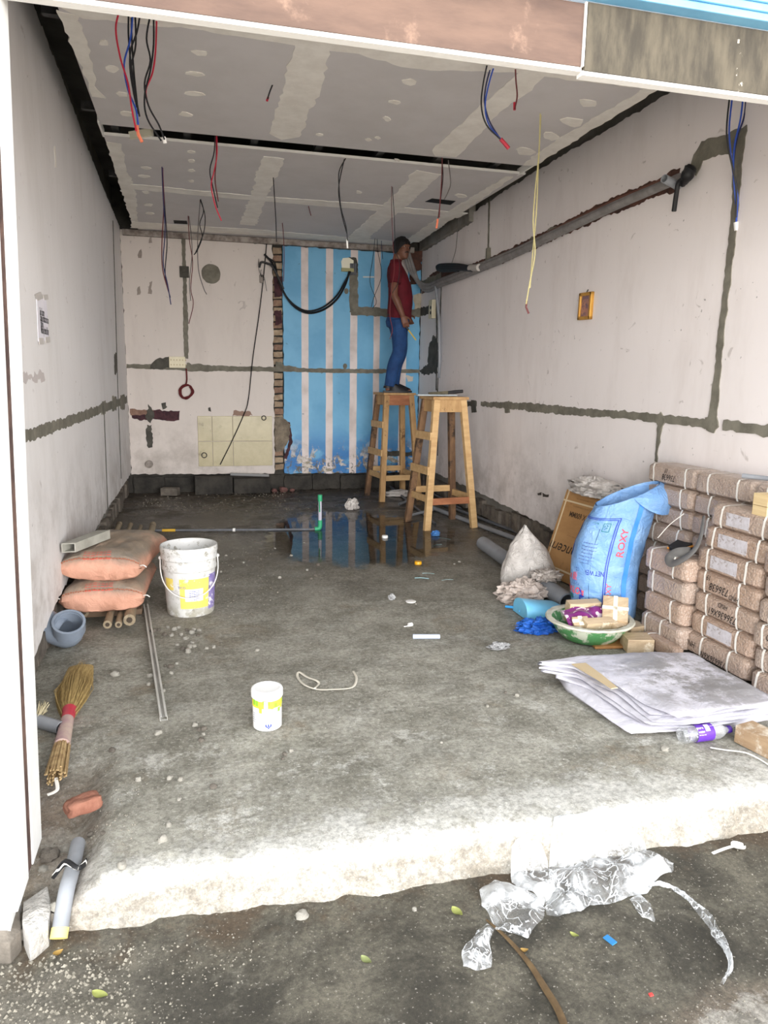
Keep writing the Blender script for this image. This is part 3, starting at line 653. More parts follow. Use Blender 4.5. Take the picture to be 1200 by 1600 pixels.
# ------------------------------------------------------------------ blue woven sack
def sack_mat():
    k = NT('blue_woven_sack'); k.set('Roughness', .38); k.set('Specular IOR Level', .5)
    col = k.mix(k.mr(k.noise(6, 5, .6), .35, .7), c(118, 164, 218), c(148, 186, 230))
    wv = k.n('ShaderNodeTexWave', {'Vector': k.co, 'Scale': 60., 'Distortion': .6}, 0)
    col = k.mix(k.mth('MULTIPLY', wv, .15), col, c(96, 136, 196))
    k.set('Base Color', col); k.bump(k.noise(11, 6, .65, dist=1.2, co=k.stretch(1, 1, 1.5)), .8, .025); return k.m
M_SACK = sack_mat()
M_SBLUE = mat('sack_blue_print', c(60, 132, 224), c(84, 150, 232), 8, .45); M_SNAVY = mat('sack_navy_print', c(44, 64, 170), None, 5, .5)
M_SRED = mat('sack_red_print', c(224, 84, 96), None, 5, .5); M_SGRN = mat('sack_green_print', c(46, 124, 120), None, 5, .5); M_SGREY = mat('sack_grey_print', c(92, 118, 176), None, 5, .5)
B0 = FL(953, 982); B0 = Vector((2.32, 3.67, 0))
secs = [(-.0, .10, .15, .13, .01, 0), (.04, .10, .185, .16, .01, 0), (.14, .09, .19, .17, .005, 0), (.26, .085, .195, .175, .0, 0), (.38, .09, .20, .18, .01, .01), (.50, .10, .20, .17, .035, .01), (.60, .12, .20, .15, .07, .01), (.69, .15, .195, .13, .11, .01), (.76, .17, .19, .12, .12, .01)]
def sackpt(a, h, out=0.):
    """a: angle round the sack, 0 facing the camera; h: height fraction"""
    f = h*(len(secs)-1); i = min(int(f), len(secs)-2); u = f-i; u = u*u*(3-2*u) if False else u
    A, Bq = secs[i], secs[i+1]; L = [A[j]+(Bq[j]-A[j])*u for j in range(6)]
    base = -2.52+a                                   # direction the print faces
    d = Vector((math.cos(base), math.sin(base), 0)); rx, ry = L[2]+out, L[3]+out
    wr = 1+.05*noise.noise((a*2.2, L[0]*9, 1.5))+.035*abs(noise.noise((a*4.5+L[0]*6, L[0]*14, 5)))
    zt = .07*max(0, h-.72)/.28*math.cos(a-2.4)
    return Vector((B0.x+L[4]+d.x*rx*wr, B0.y+L[5]+d.y*ry*wr, L[0]+zt+.004))
sk = thing('blue_sack', 'tall open blue woven sack standing upside down beside the carton', 'sack', B0)
g = G(); g.grid(64, 56, lambda u, v: sackpt(u*2*math.pi, v))
def rim(u, v):
    a = u*2*math.pi; p = sackpt(a, 1.); cen = Vector((B0.x+.14, B0.y+.01, p.z)); k = .97-.15*v+.02*noise.noise((a*3, v*5, 2))
    return cen+(p-cen)*k+Vector((0, 0, -.20*v))
g.grid(64, 8, rim)
def flare(u, v):                                    # collar folded outwards on the far right
    a = .75+u*1.9; p = sackpt(a, 1.-.0*v, .002); d = (p-Vector((B0.x+.14, B0.y+.01, p.z))); s_ = math.sin(math.pi*u)
    return p+d*(.55*s_*math.sin(v*1.9)+.03*noise.noise((u*6, v*6, 3)))+Vector((0, 0, .03*s_*math.sin(v*3)-.16*v*s_))
g.grid(26, 10, flare)
SKB = g.build('woven_cloth', M_SACK, sk, smooth=True)
def sp(u, v):   # print plane: u metres to the right, v metres up from height .45
    return sackpt(u/.19, max(0, min(1, (v+.42)/.78)), .0035)
def sband(name, a, b, w, m, n=26):
    gg = G(); vs = []
    for i in range(n+1):
        t_ = i/n; x, y = a[0]+(b[0]-a[0])*t_, a[1]+(b[1]-a[1])*t_; L = math.hypot(b[0]-a[0], b[1]-a[1]); nx, ny = -(b[1]-a[1])/L*w/2, (b[0]-a[0])/L*w/2
        vs += [sp(x+nx, y+ny), sp(x-nx, y-ny)]
    return gg.add(vs, [(2*i, 2*i+1, 2*i+3, 2*i+2) for i in range(n)]).build(name, m, SKB, smooth=True)
sband('blue_band', (.20, .30), (.20, -.36), .030, M_SBLUE); sband('blue_band', (-.27, .34), (-.27, -.36), .030, M_SBLUE)
for o_ in (0, .011):
    sband('navy_border', (.090+o_, .205+o_), (.075+o_, -.38), .005, M_SNAVY); sband('navy_border', (-.22, .215+o_), (.09+o_, .205+o_), .005, M_SNAVY)
up = lambda u0, v0: (lambda u, v: sp(u0-u, v0-v))
def sprint(name, items, m, bold=0.):
    gg = G()
    for s, u0, v0, size, sx in items: text(s, up(u0, v0), size, sx, 0, gg, bold=bold)
    return gg.build(name, m, SKB)
sprint('printed_text', [('NET WEIGHT: 50 KG', -.04, -.072, .032, .82)], M_SNAVY, .01)
gg = G()
for k in range(7):
    u0, v0 = -.04+.006*(k % 2), .058-k*.0155; wl = (.17, .16, .18, .12, .17, .15, .09)[k]
    text('- -- --- -- ---- -- ---', up(u0, v0), .022, wl/.24, 0, gg, bold=.04)
gg.build('fine_print', M_SGREY, SKB)
rot = lambda u0, v0: (lambda u, v: sp(u0-v, v0+u))
text('ROXY', rot(.146, .075), .054, .95, .15, None, bold=.015).build('red_lettering', M_SRED, SKB); text('ROXY', rot(.112, -.17), .042, .9, .15).build('red_lettering', M_SRED, SKB)
text('MILK', up(-.11, -.10), .055, 1., .1, None, bold=.02).build('red_lettering', M_SRED, SKB); text('ROYAL', up(-.10, -.17), .046, 1., .1, None, bold=.02).build('red_lettering', M_SRED, SKB)
text('Roxy', rot(-.045, -.27), .10, 1.0, .15, None, bold=.03).build('blue_lettering', M_SNAVY, SKB)
text('ZZZZ', up(-.09, -.132), .03, .9, .2, None).build('blue_lettering', M_SGREY, SKB)
gg = G()                                              # three little square signs with a triangle of arrows or a figure
for u0, wl in ((.035, .042), (-.045, .042), (-.125, .042)):
    v0 = .155
    for (a, b) in (((-1, -1), (1, -1)), ((1, -1), (1, 1)), ((1, 1), (-1, 1)), ((-1, 1), (-1, -1))):
        pa, pb = (u0+a[0]*wl*.5, v0+a[1]*wl*.62), (u0+b[0]*wl*.5, v0+b[1]*wl*.62); nx, ny = (0, .0018) if a[1] == b[1] else (.0018, 0)
        gg.add([sp(pa[0]-nx, pa[1]-ny), sp(pb[0]-nx, pb[1]-ny), sp(pb[0]+nx, pb[1]+ny), sp(pa[0]+nx, pa[1]+ny)], [(0, 1, 2, 3)])
    for k in range(3):
        an = k*2.094+.3
        P = [(math.cos(an+d)*r, math.sin(an+d)*r) for d, r in ((0, .014), (1.2, .014), (1.2, .009), (0, .009))]
        gg.add([sp(u0+x, v0+.003+y) for x, y in P], [(0, 1, 2, 3)])
    text('- --', up(u0, v0-.016), .012, 1, 0, gg, bold=.03); gg.build('pictogram', M_SGRN, SKB); gg = G()
gg = G(); P = []
for k in range(20): P.append((math.cos(k*.314)*(.040 if k % 2 else .022), math.sin(k*.314)*(.040 if k % 2 else .022)))
o = len(gg.v); gg.add([sp(-.145, -.28)]+[sp(-.145+x, -.28+y) for x, y in P], [(0, 1+k, 1+(k+1) % 20) for k in range(20)]); gg.build('red_sunburst', M_SRED, SKB)
sband('green_panel', (-.17, -.205), (-.115, -.205), .022, M_SGRN, 6)
cs = curve([sackpt(.62, .93, .03), sackpt(.78, .84, .06), sackpt(.9, .73, .02)], 6) 
G().tube(curve([PX(1068, 803, 2.36), PX(1046, 820, 2.32), PX(1028, 840, 2.30)], 6), .006, 6, flat=.4).build('white_tie', M_STRAP, sk, smooth=True)

# ------------------------------------------------------------------ carton leaning on the wall, plastic bag on it
M_CARD = mat('brown_cardboard', c(190, 146, 96), c(174, 130, 82), 3, .8, .08, 40, spot=c(150, 112, 74), sscale=5, sth=(.6, .75), st=(1, 1, 3))
ca = thing('tile_carton', 'flat brown tile carton leaning on the wall behind the blue sack', 'carton', (2.45, 4.3, 0))
P0, P1 = Vector((2.46, 4.74, .0)), Vector((2.52, 4.16, .0)); ex = (P1-P0).normalized(); ez = Vector((.30, .10, 1)).normalized(); ez = (ez-ex*ez.dot(ex)).normalized(); en = ex.cross(ez); en = en if en.x < 0 else -en
CW, CH, CT = .60, .64, .07; P0 = P0+Vector((0, 0, .012))
cb = lambda u, v, n=0.: P0+ex*u+ez*v+en*n
g = G().hexa([cb(0, 0, 0), cb(CW, 0, 0), cb(CW, 0, -CT), cb(0, 0, -CT), cb(0, CH, 0), cb(CW, CH, 0), cb(CW, CH, -CT), cb(0, CH, -CT)])
CAB = g.build('carton_body', M_CARD, ca, bevel=.004)
M_CINK = mat('dark_print_on_card', c(74, 56, 40), None, 5, .7); M_CINK2 = mat('faded_print_on_card', c(140, 104, 66), None, 5, .7)
cu = lambda u0, v0: (lambda u, v: cb(u0-u, v0-v, .0015))
text('600 X 600MM', cu(.26, .475), .056, .85, 0, None, bold=.02).build('printed_text', M_CINK, CAB)
gg = text('AC', cu(.10, .545), .02); text('ALL NOTE-CODES EXPORTER', cu(.24, .535), .016, 1, 0, gg); text('Exports of ceramic tiles', cu(.22, .59), .015, 1, 0, gg); text('Exports of ceramic tiles pvt', cu(.26, .32), .016, 1, 0, gg); gg.build('fine_print', M_CINK2, CAB)
text('Concern', cu(.22, .215), .115, 1., .3, None).build('handwriting', M_INK, CAB)
for a, b in (((.035, 0), (.035, CH)), ((0, .56), (CW, .56)), ((0, .07), (CW, .07))):
    G().bar(cb(a[0], a[1], .0015), cb(b[0], b[1], .0015), .012, .003, up=en).build('strap', mat('cream_strap', c(226, 206, 170), None, 5, .6), ca)
G().hexa([cb(.05, CH+.001, -.005), cb(.59, CH+.001, -.005), cb(.59, CH+.001, -CT), cb(.05, CH+.001, -CT), cb(.05, CH+.012, -.0), cb(.59, CH+.02, -.0), cb(.59, CH+.02, -CT), cb(.05, CH+.012, -CT)]).build('top_flap', M_CARD, ca)
def bagmat(name, c1, c2, rough=.4, tr=.0, bs=12, bd=.04, st=.9):
    k = NT(name); k.set('Roughness', rough); k.set('Base Color', k.mix(k.mr(k.noise(4, 5, .6), .35, .7), c1, c2)); k.set('Transmission Weight', tr)
    k.bump(k.noise(bs, 6, .62, dist=1.6), st, bd); return k.m
M_BAGW = bagmat('white_plastic_bag', c(222, 216, 210), c(206, 198, 192))
def crumple(ctr, r, amp, seed, nu=40, nv=26, fn=None, flat_z=None, fold=2.6):
    def k(d):
        v = 1+amp*(.7-2*abs(noise.noise((d.x*fold+seed, d.y*fold, d.z*fold))))+amp*.5*noise.noise((d.x*6, d.y*6+seed, d.z*6))
        v += amp*.45*(.5-2*abs(noise.noise((d.x*5.5+seed*2, d.y*5.5, d.z*5.5))))
        return v*(fn(d) if fn else 1)
    g = G().ball(ctr, r, nu, nv, k)
    if flat_z is not None:
        g.v = [Vector((p.x, p.y, max(p.z, flat_z))) for p in g.v]
    return g
top = cb(.30, CH+.02, -CT/2)
shape('plastic_bag', 'crumpled white plastic bag lying on top of the brown carton', 'bag', crumple((top.x-.04, top.y-.05, top.z+.045), (.13, .24, .07), .3, 4, flat_z=top.z+.004), M_BAGW, smooth=True)
# white cloth-like bag on the floor with a peaked corner, and a crumpled film next to it
q = FL(842, 921); bc = Vector((q.x-.02, q.y+.10, 0))
def wbag(u, v):
    a = u*2*math.pi; h = v
    r = (.165*(1-h**2.4)+.012)*(1+.14*noise.noise((math.cos(a)*1.6, math.sin(a)*1.6, h*3+2))+.08*abs(noise.noise((a*2, h*6, 1))))
    rx = r*1.12; sh = -.07*h**2
    return Vector((bc.x+sh*.2+math.cos(a)*rx-.03*h, bc.y+math.sin(a)*r*.75+.03*h, .008+.40*h*(1-.05*math.cos(a*2))))
g = G(); g.grid(44, 26, wbag); shape('white_sack', 'white filled plastic sack with a pointed corner before the carton', 'bag', g, M_BAGW, smooth=True)
q = FL(818, 946); shape('crumpled_film', 'dirty white crumpled plastic sheet below the white sack', 'plastic sheet', crumple((q.x+.02, q.y+.08, .05), (.13, .09, .075), .5, 9, flat_z=.004), bagmat('dirty_white_film', c(206, 192, 182), c(182, 166, 156)), smooth=True)
q = FL(860, 930); shape('crumpled_film', 'pale crumpled plastic sheet draped on the thick pipe', 'plastic sheet', crumple((q.x-.03, q.y+.02, .13), (.09, .08, .035), .45, 13), bagmat('dirty_white_film_2', c(210, 200, 192), c(190, 178, 168)), smooth=True)
# ------------------------------------------------------------------ pipes along the right wall
a, b = FL(752, 860), FL(898, 957)
a = Vector((a.x+.02, a.y+.02, .057)); b = Vector((b.x-.03, b.y+.04, .057))
pipe('drain_pipe', 'thick grey drain pipe lying on the floor behind the white sack', [a, a.lerp(b, .5), b], .056, n=24)
def floorpipe(name, label, p, q, r, m=M_PVCD, group='thin conduits on the floor', z=0): A, B_ = FL(*p), FL(*q); return pipe(name, label, [(A.x, A.y, r+.002+z), ((A.x+B_.x)/2, (A.y+B_.y)/2, r+.002+z), (B_.x, B_.y, r+.002+z)], r, m, group)
floorpipe('conduit', 'long grey conduit beside the wall base, outer of the parallel pair', (676, 797), (816, 850), .022, M_PVC)
floorpipe('conduit', 'long dark conduit beside the wall base, inner of the parallel pair', (688, 789), (820, 839), .016)
floorpipe('conduit', 'thin conduit in the parallel pair, between them and the wall', (660, 764), (742, 793), .012, z=.0)
floorpipe('conduit', 'thin conduit lying between the two stools pointing at the room', (604, 757), (680, 821), .014)
floorpipe('conduit', 'short conduit lying crosswise by the near stool front leg', (640, 812), (676, 803), .014, M_PVC, z=.029)
floorpipe('conduit', 'short conduit stub lying left of the near stool', (624, 790), (640, 784), .016, M_PVC)
floorpipe('conduit', 'dark conduit lying under the near stool', (655, 765), (720, 800), .012, z=.026)

# ------------------------------------------------------------------ basin with offcuts
q = FL(928, 1008); bs = thing('basin', 'green plastic basin crusted with cement holding tile offcuts', 'basin', (q.x+.03, q.y+.11, 0))
M_BASIN = mat('green_basin_plastic', c(78, 140, 84), c(96, 154, 98), 8, .5, .2, 40, .005, spot=c(206, 210, 190), sscale=11, sth=(.50, .58)); M_CRUST = mat('cement_crust', c(206, 204, 188), c(182, 178, 160), 14, .9, .5, 50, .006)
RB = .225
prof = [(0, .0), (.125, .0), (.150, .012), (.185, .05), (.212, .098), (.219, .112)]; pin = [(.212, .112), (.200, .092), (.172, .045), (.135, .016), (0, .012)]
g = G().lathe(prof+pin, 48); g.v = [p+bs.location for p in g.v]; g.build('bowl', M_BASIN, bs, smooth=True)
g = G().lathe([(.210, .108), (.236, .108), (.241, .114), (.236, .122), (.210, .122), (.205, .112)], 56); g.v = [p+bs.location+Vector((0, 0, .004*noise.noise((p.x*30, p.y*30, 0)))) for p in g.v]; g.build('rim', M_CRUST, bs, smooth=True)
M_TILEW = mat('wood_look_tile', c(206, 184, 152), c(176, 152, 122), 5, .55, .2, 40, spot=c(228, 214, 190), sscale=9, sth=(.55, .65), st=(1, 6, 6)); M_TAPE = mat('cream_tape', c(244, 236, 214), None, 5, .5)
bl = bs.location
def offcut(label, ctr, size, rot, cross=False, tape=False):
    R = Matrix.Rotation(rot[2], 3, 'Z') @ Matrix.Rotation(rot[1], 3, 'Y') @ Matrix.Rotation(rot[0], 3, 'X'); p = bl+Vector(ctr)
    t = thing('tile_offcut', label, 'offcut', p, 'offcuts in the basin')
    t = G().box(p, size, R).build('piece', M_TILEW, t, bevel=.003)
    if cross or tape:
        G().box(p+R @ Vector((0, 0, size[2]/2)), (.022, size[1]+.004, .003), R).build('tape', M_TAPE, t)
        if cross: G().box(p+R @ Vector((0, 0, size[2]/2)), (size[0]+.004, .022, .003), R).build('tape', M_TAPE, t)
offcut('square tile offcut taped with a cream cross, tilted up on the basin edge', (.13, -.04, .165), (.135, .165, .035), (.62, .0, -.55), True)
offcut('small dark tile offcut with cream tape at the left in the basin', (-.10, -.075, .115), (.085, .06, .05), (.5, -.1, -.3), True)
offcut('long flat tile offcut lying at the front of the basin', (.0, -.10, .110), (.20, .055, .06), (.35, .05, .08), False, False)
offcut('tile offcut lying low at the right inside the basin', (.11, -.115, .095), (.10, .06, .055), (.3, 0, .25))
offcut('tile offcut standing at the back of the basin before the sack', (-.0, .08, .13), (.19, .06, .12), (.15, 0, -.06))
def wrapper(u, v):
    x, y = (u-.5)*.25, (v-.5)*.13
    return bl+Vector((-.035+x, -.015+y*.9, .150+.028*noise.noise((x*14, y*14, 2))+.02*math.cos(x*12)-.1*(v < .0)-.05*(1-v)**2))
k = NT('purple_wrapper_print'); k.set('Roughness', .3); k.set('Base Color', k.mix(k.mr(k.noise(13, 3, .5, dist=1.2), .50, .53), c(120, 44, 112), c(216, 200, 210))); M_PURW = k.m
g = G().grid(22, 12, wrapper); wv = list(g.v); g.add([p-Vector((0, 0, .004)) for p in wv], [tuple(reversed(f)) for f in g.f])
shape('snack_wrapper', 'purple and white crumpled wrapper lying on the offcuts in the basin', 'wrapper', g, M_PURW, smooth=True)
# blocks on the floor beside the basin
def blk(label, px, size, rz, dx=0, dy=0, m=M_TILEW, z=0, group='offcuts on the floor by the basin'):
    q = FL(*px); return shape('tile_offcut', label, 'offcut', G().box((q.x+dx, q.y+dy, size[2]/2+z), size, Matrix.Rotation(rz, 3, 'Z')), m, group, bevel=.003)
blk('pale block shaped offcut standing before the wrapped stack by the tarpaulin', (1003, 1020), (.14, .12, .075), -.25, .0, .05)
blk('offcut lying behind the pale block at the foot of the wrapped stack', (1000, 1000), (.12, .10, .07), .15, 0, .07)
blk('flat orange brown board under the basin edge', (955, 1012), (.22, .12, .014), -.15, .02, .04, mat('orange_brown_board', c(178, 130, 80), c(150, 104, 60), 5, .5))

# ------------------------------------------------------------------ dustpan and blue bag
M_DP = mat('light_blue_plastic', c(128, 204, 240), c(108, 188, 230), 4, .35)
dc = FL(838, 966); dp = thing('dustpan', 'light blue plastic dustpan lying with its handle to the left', 'dustpan', (dc.x, dc.y, 0))
def dpan(u, v):
    an = math.pi*(v-.5); w_ = .165*(.6+.4*u); hgt = .105*(1-.5*u)
    return Vector((dc.x-.08+.26*u, dc.y+.06+math.sin(an)*w_, .004+max(0, math.cos(an))**.6*hgt))
g = G().grid(10, 20, dpan); ov = list(g.v); cnt = Vector((dc.x, dc.y+.06, -.0))
g.add([p+(cnt-p)*.03 for p in ov], [tuple(reversed(f)) for f in g.f])
n_ = 21; o = 0; g.add([Vector((dc.x-.08, dc.y+.06, .004))]+[dpan(0, i/20) for i in range(21)], [(0, i+1, i+2) for i in range(20)])
g.build('scoop', M_DP, dp, smooth=True)
hx = FL(815, 958); h0 = FL(792, 953); G().tube(curve([(dc.x-.07, dc.y+.06, .03), (hx.x, hx.y+.03, .022), (h0.x, h0.y+.02, .016)], 5), [.016]*5+[.014]*5+[.013], 10, flat=.6).build('handle', mat('mid_blue_plastic', c(70, 168, 236), None, 4, .35), dp, smooth=True)
q = FL(842, 990); shape('blue_bag', 'crumpled bright blue plastic bag between the dustpan and the basin', 'bag', crumple((q.x+.01, q.y+.03, .03), (.105, .06, .042), .5, 21, flat_z=.004), bagmat('bright_blue_plastic', c(34, 104, 200), c(24, 84, 176)), smooth=True)

# ------------------------------------------------------------------ folded tarpaulin
def tarp_mat():
    k = NT('white_tarpaulin'); k.set('Roughness', .45); x, y, z = k.xyz()
    col = k.mix(k.mr(k.noise(3, 4), .4, .7), c(206, 204, 212), c(188, 186, 195))
    d = k.mth('MULTIPLY', k.mr(z, .095, .105), k.mth('MULTIPLY', k.mr(k.n('ShaderNodeVectorMath', {0: k.co, 1: (.12, -.02, .1)}, 1, operation='DISTANCE'), .55, .12), k.mr(k.noise(5, 8, .8), .44, .56)))
    col = k.mix(k.mth('MULTIPLY', d, .7), col, c(104, 102, 94))
    col = k.mix(k.mr(k.noise(17, 5, .7), .64, .72, 0, .35), col, c(170, 168, 166))
    k.set('Base Color', col); k.bump(k.noise(9, 5, .6, dist=1), .4, .02); return k.m
M_TARP = tarp_mat()
TB = Vector((2.0, 2.62, 0)); tp = thing('folded_tarpaulin', 'large folded white tarpaulin smeared grey, on the floor before the wrapped stacks', 'tarpaulin', TB)
def poly_at(pts, u):
    Ls = [0]
    for a, b in zip(pts, pts[1:]): Ls.append(Ls[-1]+(b-a).length)
    s = u*Ls[-1]
    for i in range(len(pts)-1):
        if s <= Ls[i+1] or i == len(pts)-2: return pts[i].lerp(pts[i+1], (s-Ls[i])/max(1e-6, Ls[i+1]-Ls[i]))
def fold(near, far, z, th, seed, wav=.006, name='fold'):
    N_ = [FL(px, py, z) for px, py in near]; F_ = [FL(px, py, z) for px, py in far]
    def tp_(u, v):
        p = poly_at(N_, u).lerp(poly_at(F_, u), v); e = min(v*10, 1, (1-v)*10)
        hh = wav*fbm(p.x*5+seed, p.y*5, seed)+.35*wav*fbm(p.x*17, p.y*17, seed)
        return p, e, hh
    def topf(u, v): p, e, hh = tp_(u, v); return Vector((p.x, p.y, z+th*(.55+.45*math.sqrt(max(0, e)))+hh))
    def botf(u, v): p, e, hh = tp_(u, v); return Vector((p.x, p.y, max(.002, z+th*(.5-.5*math.sqrt(max(0, e)))+hh)))
    g = G(); g.grid(44, 26, topf); g.grid(44, 26, botf)
    for v in (0, 1): g.grid(44, 1, lambda u, t_: topf(u, v).lerp(botf(u, v), t_))
    for u in (0, 1): g.grid(1, 26, lambda t_, v: topf(u, v).lerp(botf(u, v), t_))
    return g.build(name, M_TARP, tp, smooth=True)
fold([(872, 1062), (884, 1085), (935, 1122), (984, 1156), (1060, 1150), (1128, 1148), (1200, 1128)], [(872, 1062), (930, 1046), (1010, 1030), (1075, 1030), (1180, 1085), (1206, 1100), (1215, 1110)], .0, .05, 1, .004)
fold([(868, 1060), (920, 1078), (975, 1118), (1020, 1140), (1100, 1138), (1210, 1122)], [(868, 1060), (920, 1046), (1000, 1032), (1074, 1030), (1180, 1088), (1215, 1110)], .05, .014, 2, .005)
fold([(845, 1050), (905, 1062), (960, 1098), (1012, 1136), (1090, 1134), (1206, 1118)], [(845, 1050), (910, 1040), (1000, 1028), (1074, 1028), (1180, 1086), (1210, 1108)], .063, .012, 3, .006)
fold([(842, 1046), (900, 1055), (965, 1088), (1020, 1130), (1080, 1130), (1206, 1112)], [(842, 1046), (912, 1036), (1000, 1026), (1074, 1026), (1182, 1086), (1210, 1106)], .075, .010, 4, .006)
fold([(840, 1041), (895, 1046), (970, 1080), (1014, 1118), (1082, 1122), (1208, 1105)], [(840, 1041), (915, 1030), (1000, 1024), (1078, 1024), (1186, 1084), (1212, 1100)], .086, .012, 5, .006)
fold([(842, 1038), (898, 1038), (940, 1060), (1010, 1104), (1060, 1124), (1208, 1098)], [(842, 1038), (915, 1026), (990, 1022), (1080, 1022), (1190, 1083), (1212, 1096)], .098, .012, 6, .007, 'top_fold')
gg = G(); P = [(893, 1040), (915, 1037), (940, 1055), (965, 1076), (955, 1078), (930, 1062)]
gg.slab([(FL(*p, .112).x, FL(*p, .112).y) for p in P], lambda a, b, n: Vector((a, b, .113+n+.004*math.sin(a*20))), 0, .004).build('tan_strip', mat('tan_backing', c(196, 176, 140), None, 5, .6), tp)

# ------------------------------------------------------------------ bottle, wooden beam, strap
ba, bb = FL(1068, 1166, .0), FL(1146, 1156, .0); ba.z = bb.z = .034; d = (bb-ba).normalized(); ln = .235; ba = ba+Vector((0, .025, 0))
bo = thing('water_bottle', 'empty clear water bottle with a purple label lying before the tarpaulin', 'bottle', (ba.x, ba.y, 0))
MB = Matrix.Translation(ba) @ d.to_track_quat('Z', 'Y').to_matrix().to_4x4()
def clear_mat(name, veil, line_scales, bumps, lines=.75, gloss=.16):
    k = NT(name); k.t.nodes.remove(k.b); ot = k.t.nodes['Material Output']; add = lambda ty: k.t.nodes.new(ty)
    gl = add('ShaderNodeBsdfGlossy'); gl.inputs['Roughness'].default_value = .15; tr = add('ShaderNodeBsdfTransparent'); tr.inputs[0].default_value = (.985, .99, .99, 1); df = add('ShaderNodeBsdfDiffuse'); df.inputs[0].default_value = (.88, .90, .92, 1)
    if bumps:
        bp = k.n('ShaderNodeBump', {'Strength': .5, 'Distance': .01, 'Height': k.noise(24, 5, .6, dist=1.5)}); k.t.links.new(bp, gl.inputs['Normal']); k.t.links.new(bp, df.inputs['Normal'])
    f = k.mr(k.noise(7, 4, .6, dist=.8), .42, .64, veil[0], veil[1])
    for s_ in line_scales:
        ln = k.mr(k.mth('ABSOLUTE', k.mth('SUBTRACT', k.noise(s_, 3, .5, dist=.7), .5)), .022, .0, 0, lines); f = k.mth('MAXIMUM', f, ln)  # bright crease highlights are painted in as white diffuse lines
    m1, m2 = add('ShaderNodeMixShader'), add('ShaderNodeMixShader'); m2.inputs[0].default_value = gloss
    k.t.links.new(f, m1.inputs[0]); k.t.links.new(tr.outputs[0], m1.inputs[1]); k.t.links.new(df.outputs[0], m1.inputs[2]); k.t.links.new(m1.outputs[0], m2.inputs[1]); k.t.links.new(gl.outputs[0], m2.inputs[2]); k.t.links.new(m2.outputs[0], ot.inputs[0]); return k.m
M_CLEAR = clear_mat('clear_plastic', (.08, .3), (22,), False, .4)
M_BPUR = mat('purple_label', c(84, 44, 150), c(96, 54, 166), 6, .4)
ou = [(.004, 0), (.026, .0), (.033, .008)]; 
for i in range(10): ou.append((.0335-.0014*(i % 2), .016+i*.0158))
ou += [(.032, .172), (.026, .188), (.015, .205), (.0125, .212), (.0125, .218)]
G().lathe(ou, 28).move(MB).build('bottle_body', M_CLEAR, bo, smooth=True)
G().lathe([(.0342, .060), (.0345, .062), (.0345, .135), (.0342, .137)], 28).move(MB).build('label', M_BPUR, bo, smooth=True); BLB = bo.children[-1] if False else [o for o in bo.children if o.name.startswith('label')][0]
G().lathe([(.0135, .214), (.015, .216), (.015, .232), (.0, .234)], 18).move(MB).build('cap', mat('purple_cap', c(60, 30, 120), None, 5, .4), bo, smooth=True)
side = (Vector((0, -1, .9))-d*Vector((0, -1, .9)).dot(d)).normalized(); upv = d.cross(side) if d.cross(side).z > 0 else -d.cross(side)
def lb(u, v): return ba+d*(.098+u)+(side*math.cos(v/.0347)+upv*math.sin(v/.0347))*.0351
M_LW = mat('white_label_print', c(232, 228, 240), None, 5, .5)
gg = text('pure', lambda u, v: lb(u-.024, v+.012), .018, .9, 0); text('water', lambda u, v: lb(u-.022, v-.004), .014, .9, 0, gg); text('-- --- --', lambda u, v: lb(u-.02, v-.016), .012, .9, 0, gg, bold=.03); text('--- -- --', lambda u, v: lb(u+.026, v+.016), .010, .9, 0, gg, bold=.03); gg.build('label_lettering', M_LW, BLB)
gg = G(); gg.grid(3, 4, lambda u, v: lb(-.002+u*.02, .0+v*.03-.004)); gg.build('label_panel', M_LW, BLB)
M_BEAMW = mat('dusty_timber', c(172, 146, 116), c(146, 120, 92), 5, .7, .2, 30, spot=c(206, 196, 180), sscale=8, sth=(.5, .65), st=(1, 1, 5))
a, b = FL(1146, 1160), FL(1200, 1188); d2 = Vector((b.x-a.x, b.y-a.y, 0)).normalized(); n2 = Vector((-d2.y, d2.x, 0)); n2 = n2 if n2.x > 0 else -n2; b = a+d2*.55
q4 = [a, b, b+n2*.10, a+n2*.10]
shape('timber_beam', 'dusty brown timber beam on the floor beside the tarpaulin at the right edge', 'beam', G().hexa([Vector((p.x, p.y, .003)) for p in q4]+[Vector((p.x, p.y, .075)) for p in q4]), M_BEAMW, bevel=.004)
shape('packing_strap', 'loose white packing strap on the floor from the bottle to the right edge', 'strap', G().tube(curve([FL(1110, 1168, .004), FL(1135, 1172, .012), FL(1165, 1176, .02), FL(1190, 1188, .006), FL(1215, 1205, .004)], 6), .006, 6, flat=.3), M_STRAP, smooth=True)
# ------------------------------------------------------------------ cement sacks on bamboo poles at the left wall
M_SACKC = mat('peach_cement_sack', c(228, 158, 128), c(208, 138, 108), 5, .65, .5, 14, .02, spot=c(186, 160, 140), sscale=5, sth=(.55, .7), st=(1, 1, 2.5))
def sackc_mat(name):
    k = NT(name); k.set('Roughness', .7); x, y, z = k.xyz(); nz = k.n('ShaderNodeNewGeometry', {}, 1); ns = k.n('ShaderNodeSeparateXYZ', {0: nz}, 2)
    col = k.mix(k.mr(k.noise(6, 5, .6), .35, .7), c(220, 166, 142), c(198, 146, 122))
    dust = k.mth('MULTIPLY', k.mr(k.mth('ADD', z, k.mth('MULTIPLY', k.mth('SUBTRACT', k.noise(5, 5, .7), .5), .10)), .085, .155), k.mr(k.noise(2.5, 5, .7), .25, .5, .45, 1))
    col = k.mix(dust, col, k.mix(k.mr(k.noise(7, 4), .4, .65), c(150, 134, 116), c(128, 118, 106)))
    k.set('Base Color', col); k.bump(k.noise(13, 6, .65, dist=1), .5, .02); return k.m
M_CS = sackc_mat('dusty_peach_sack')
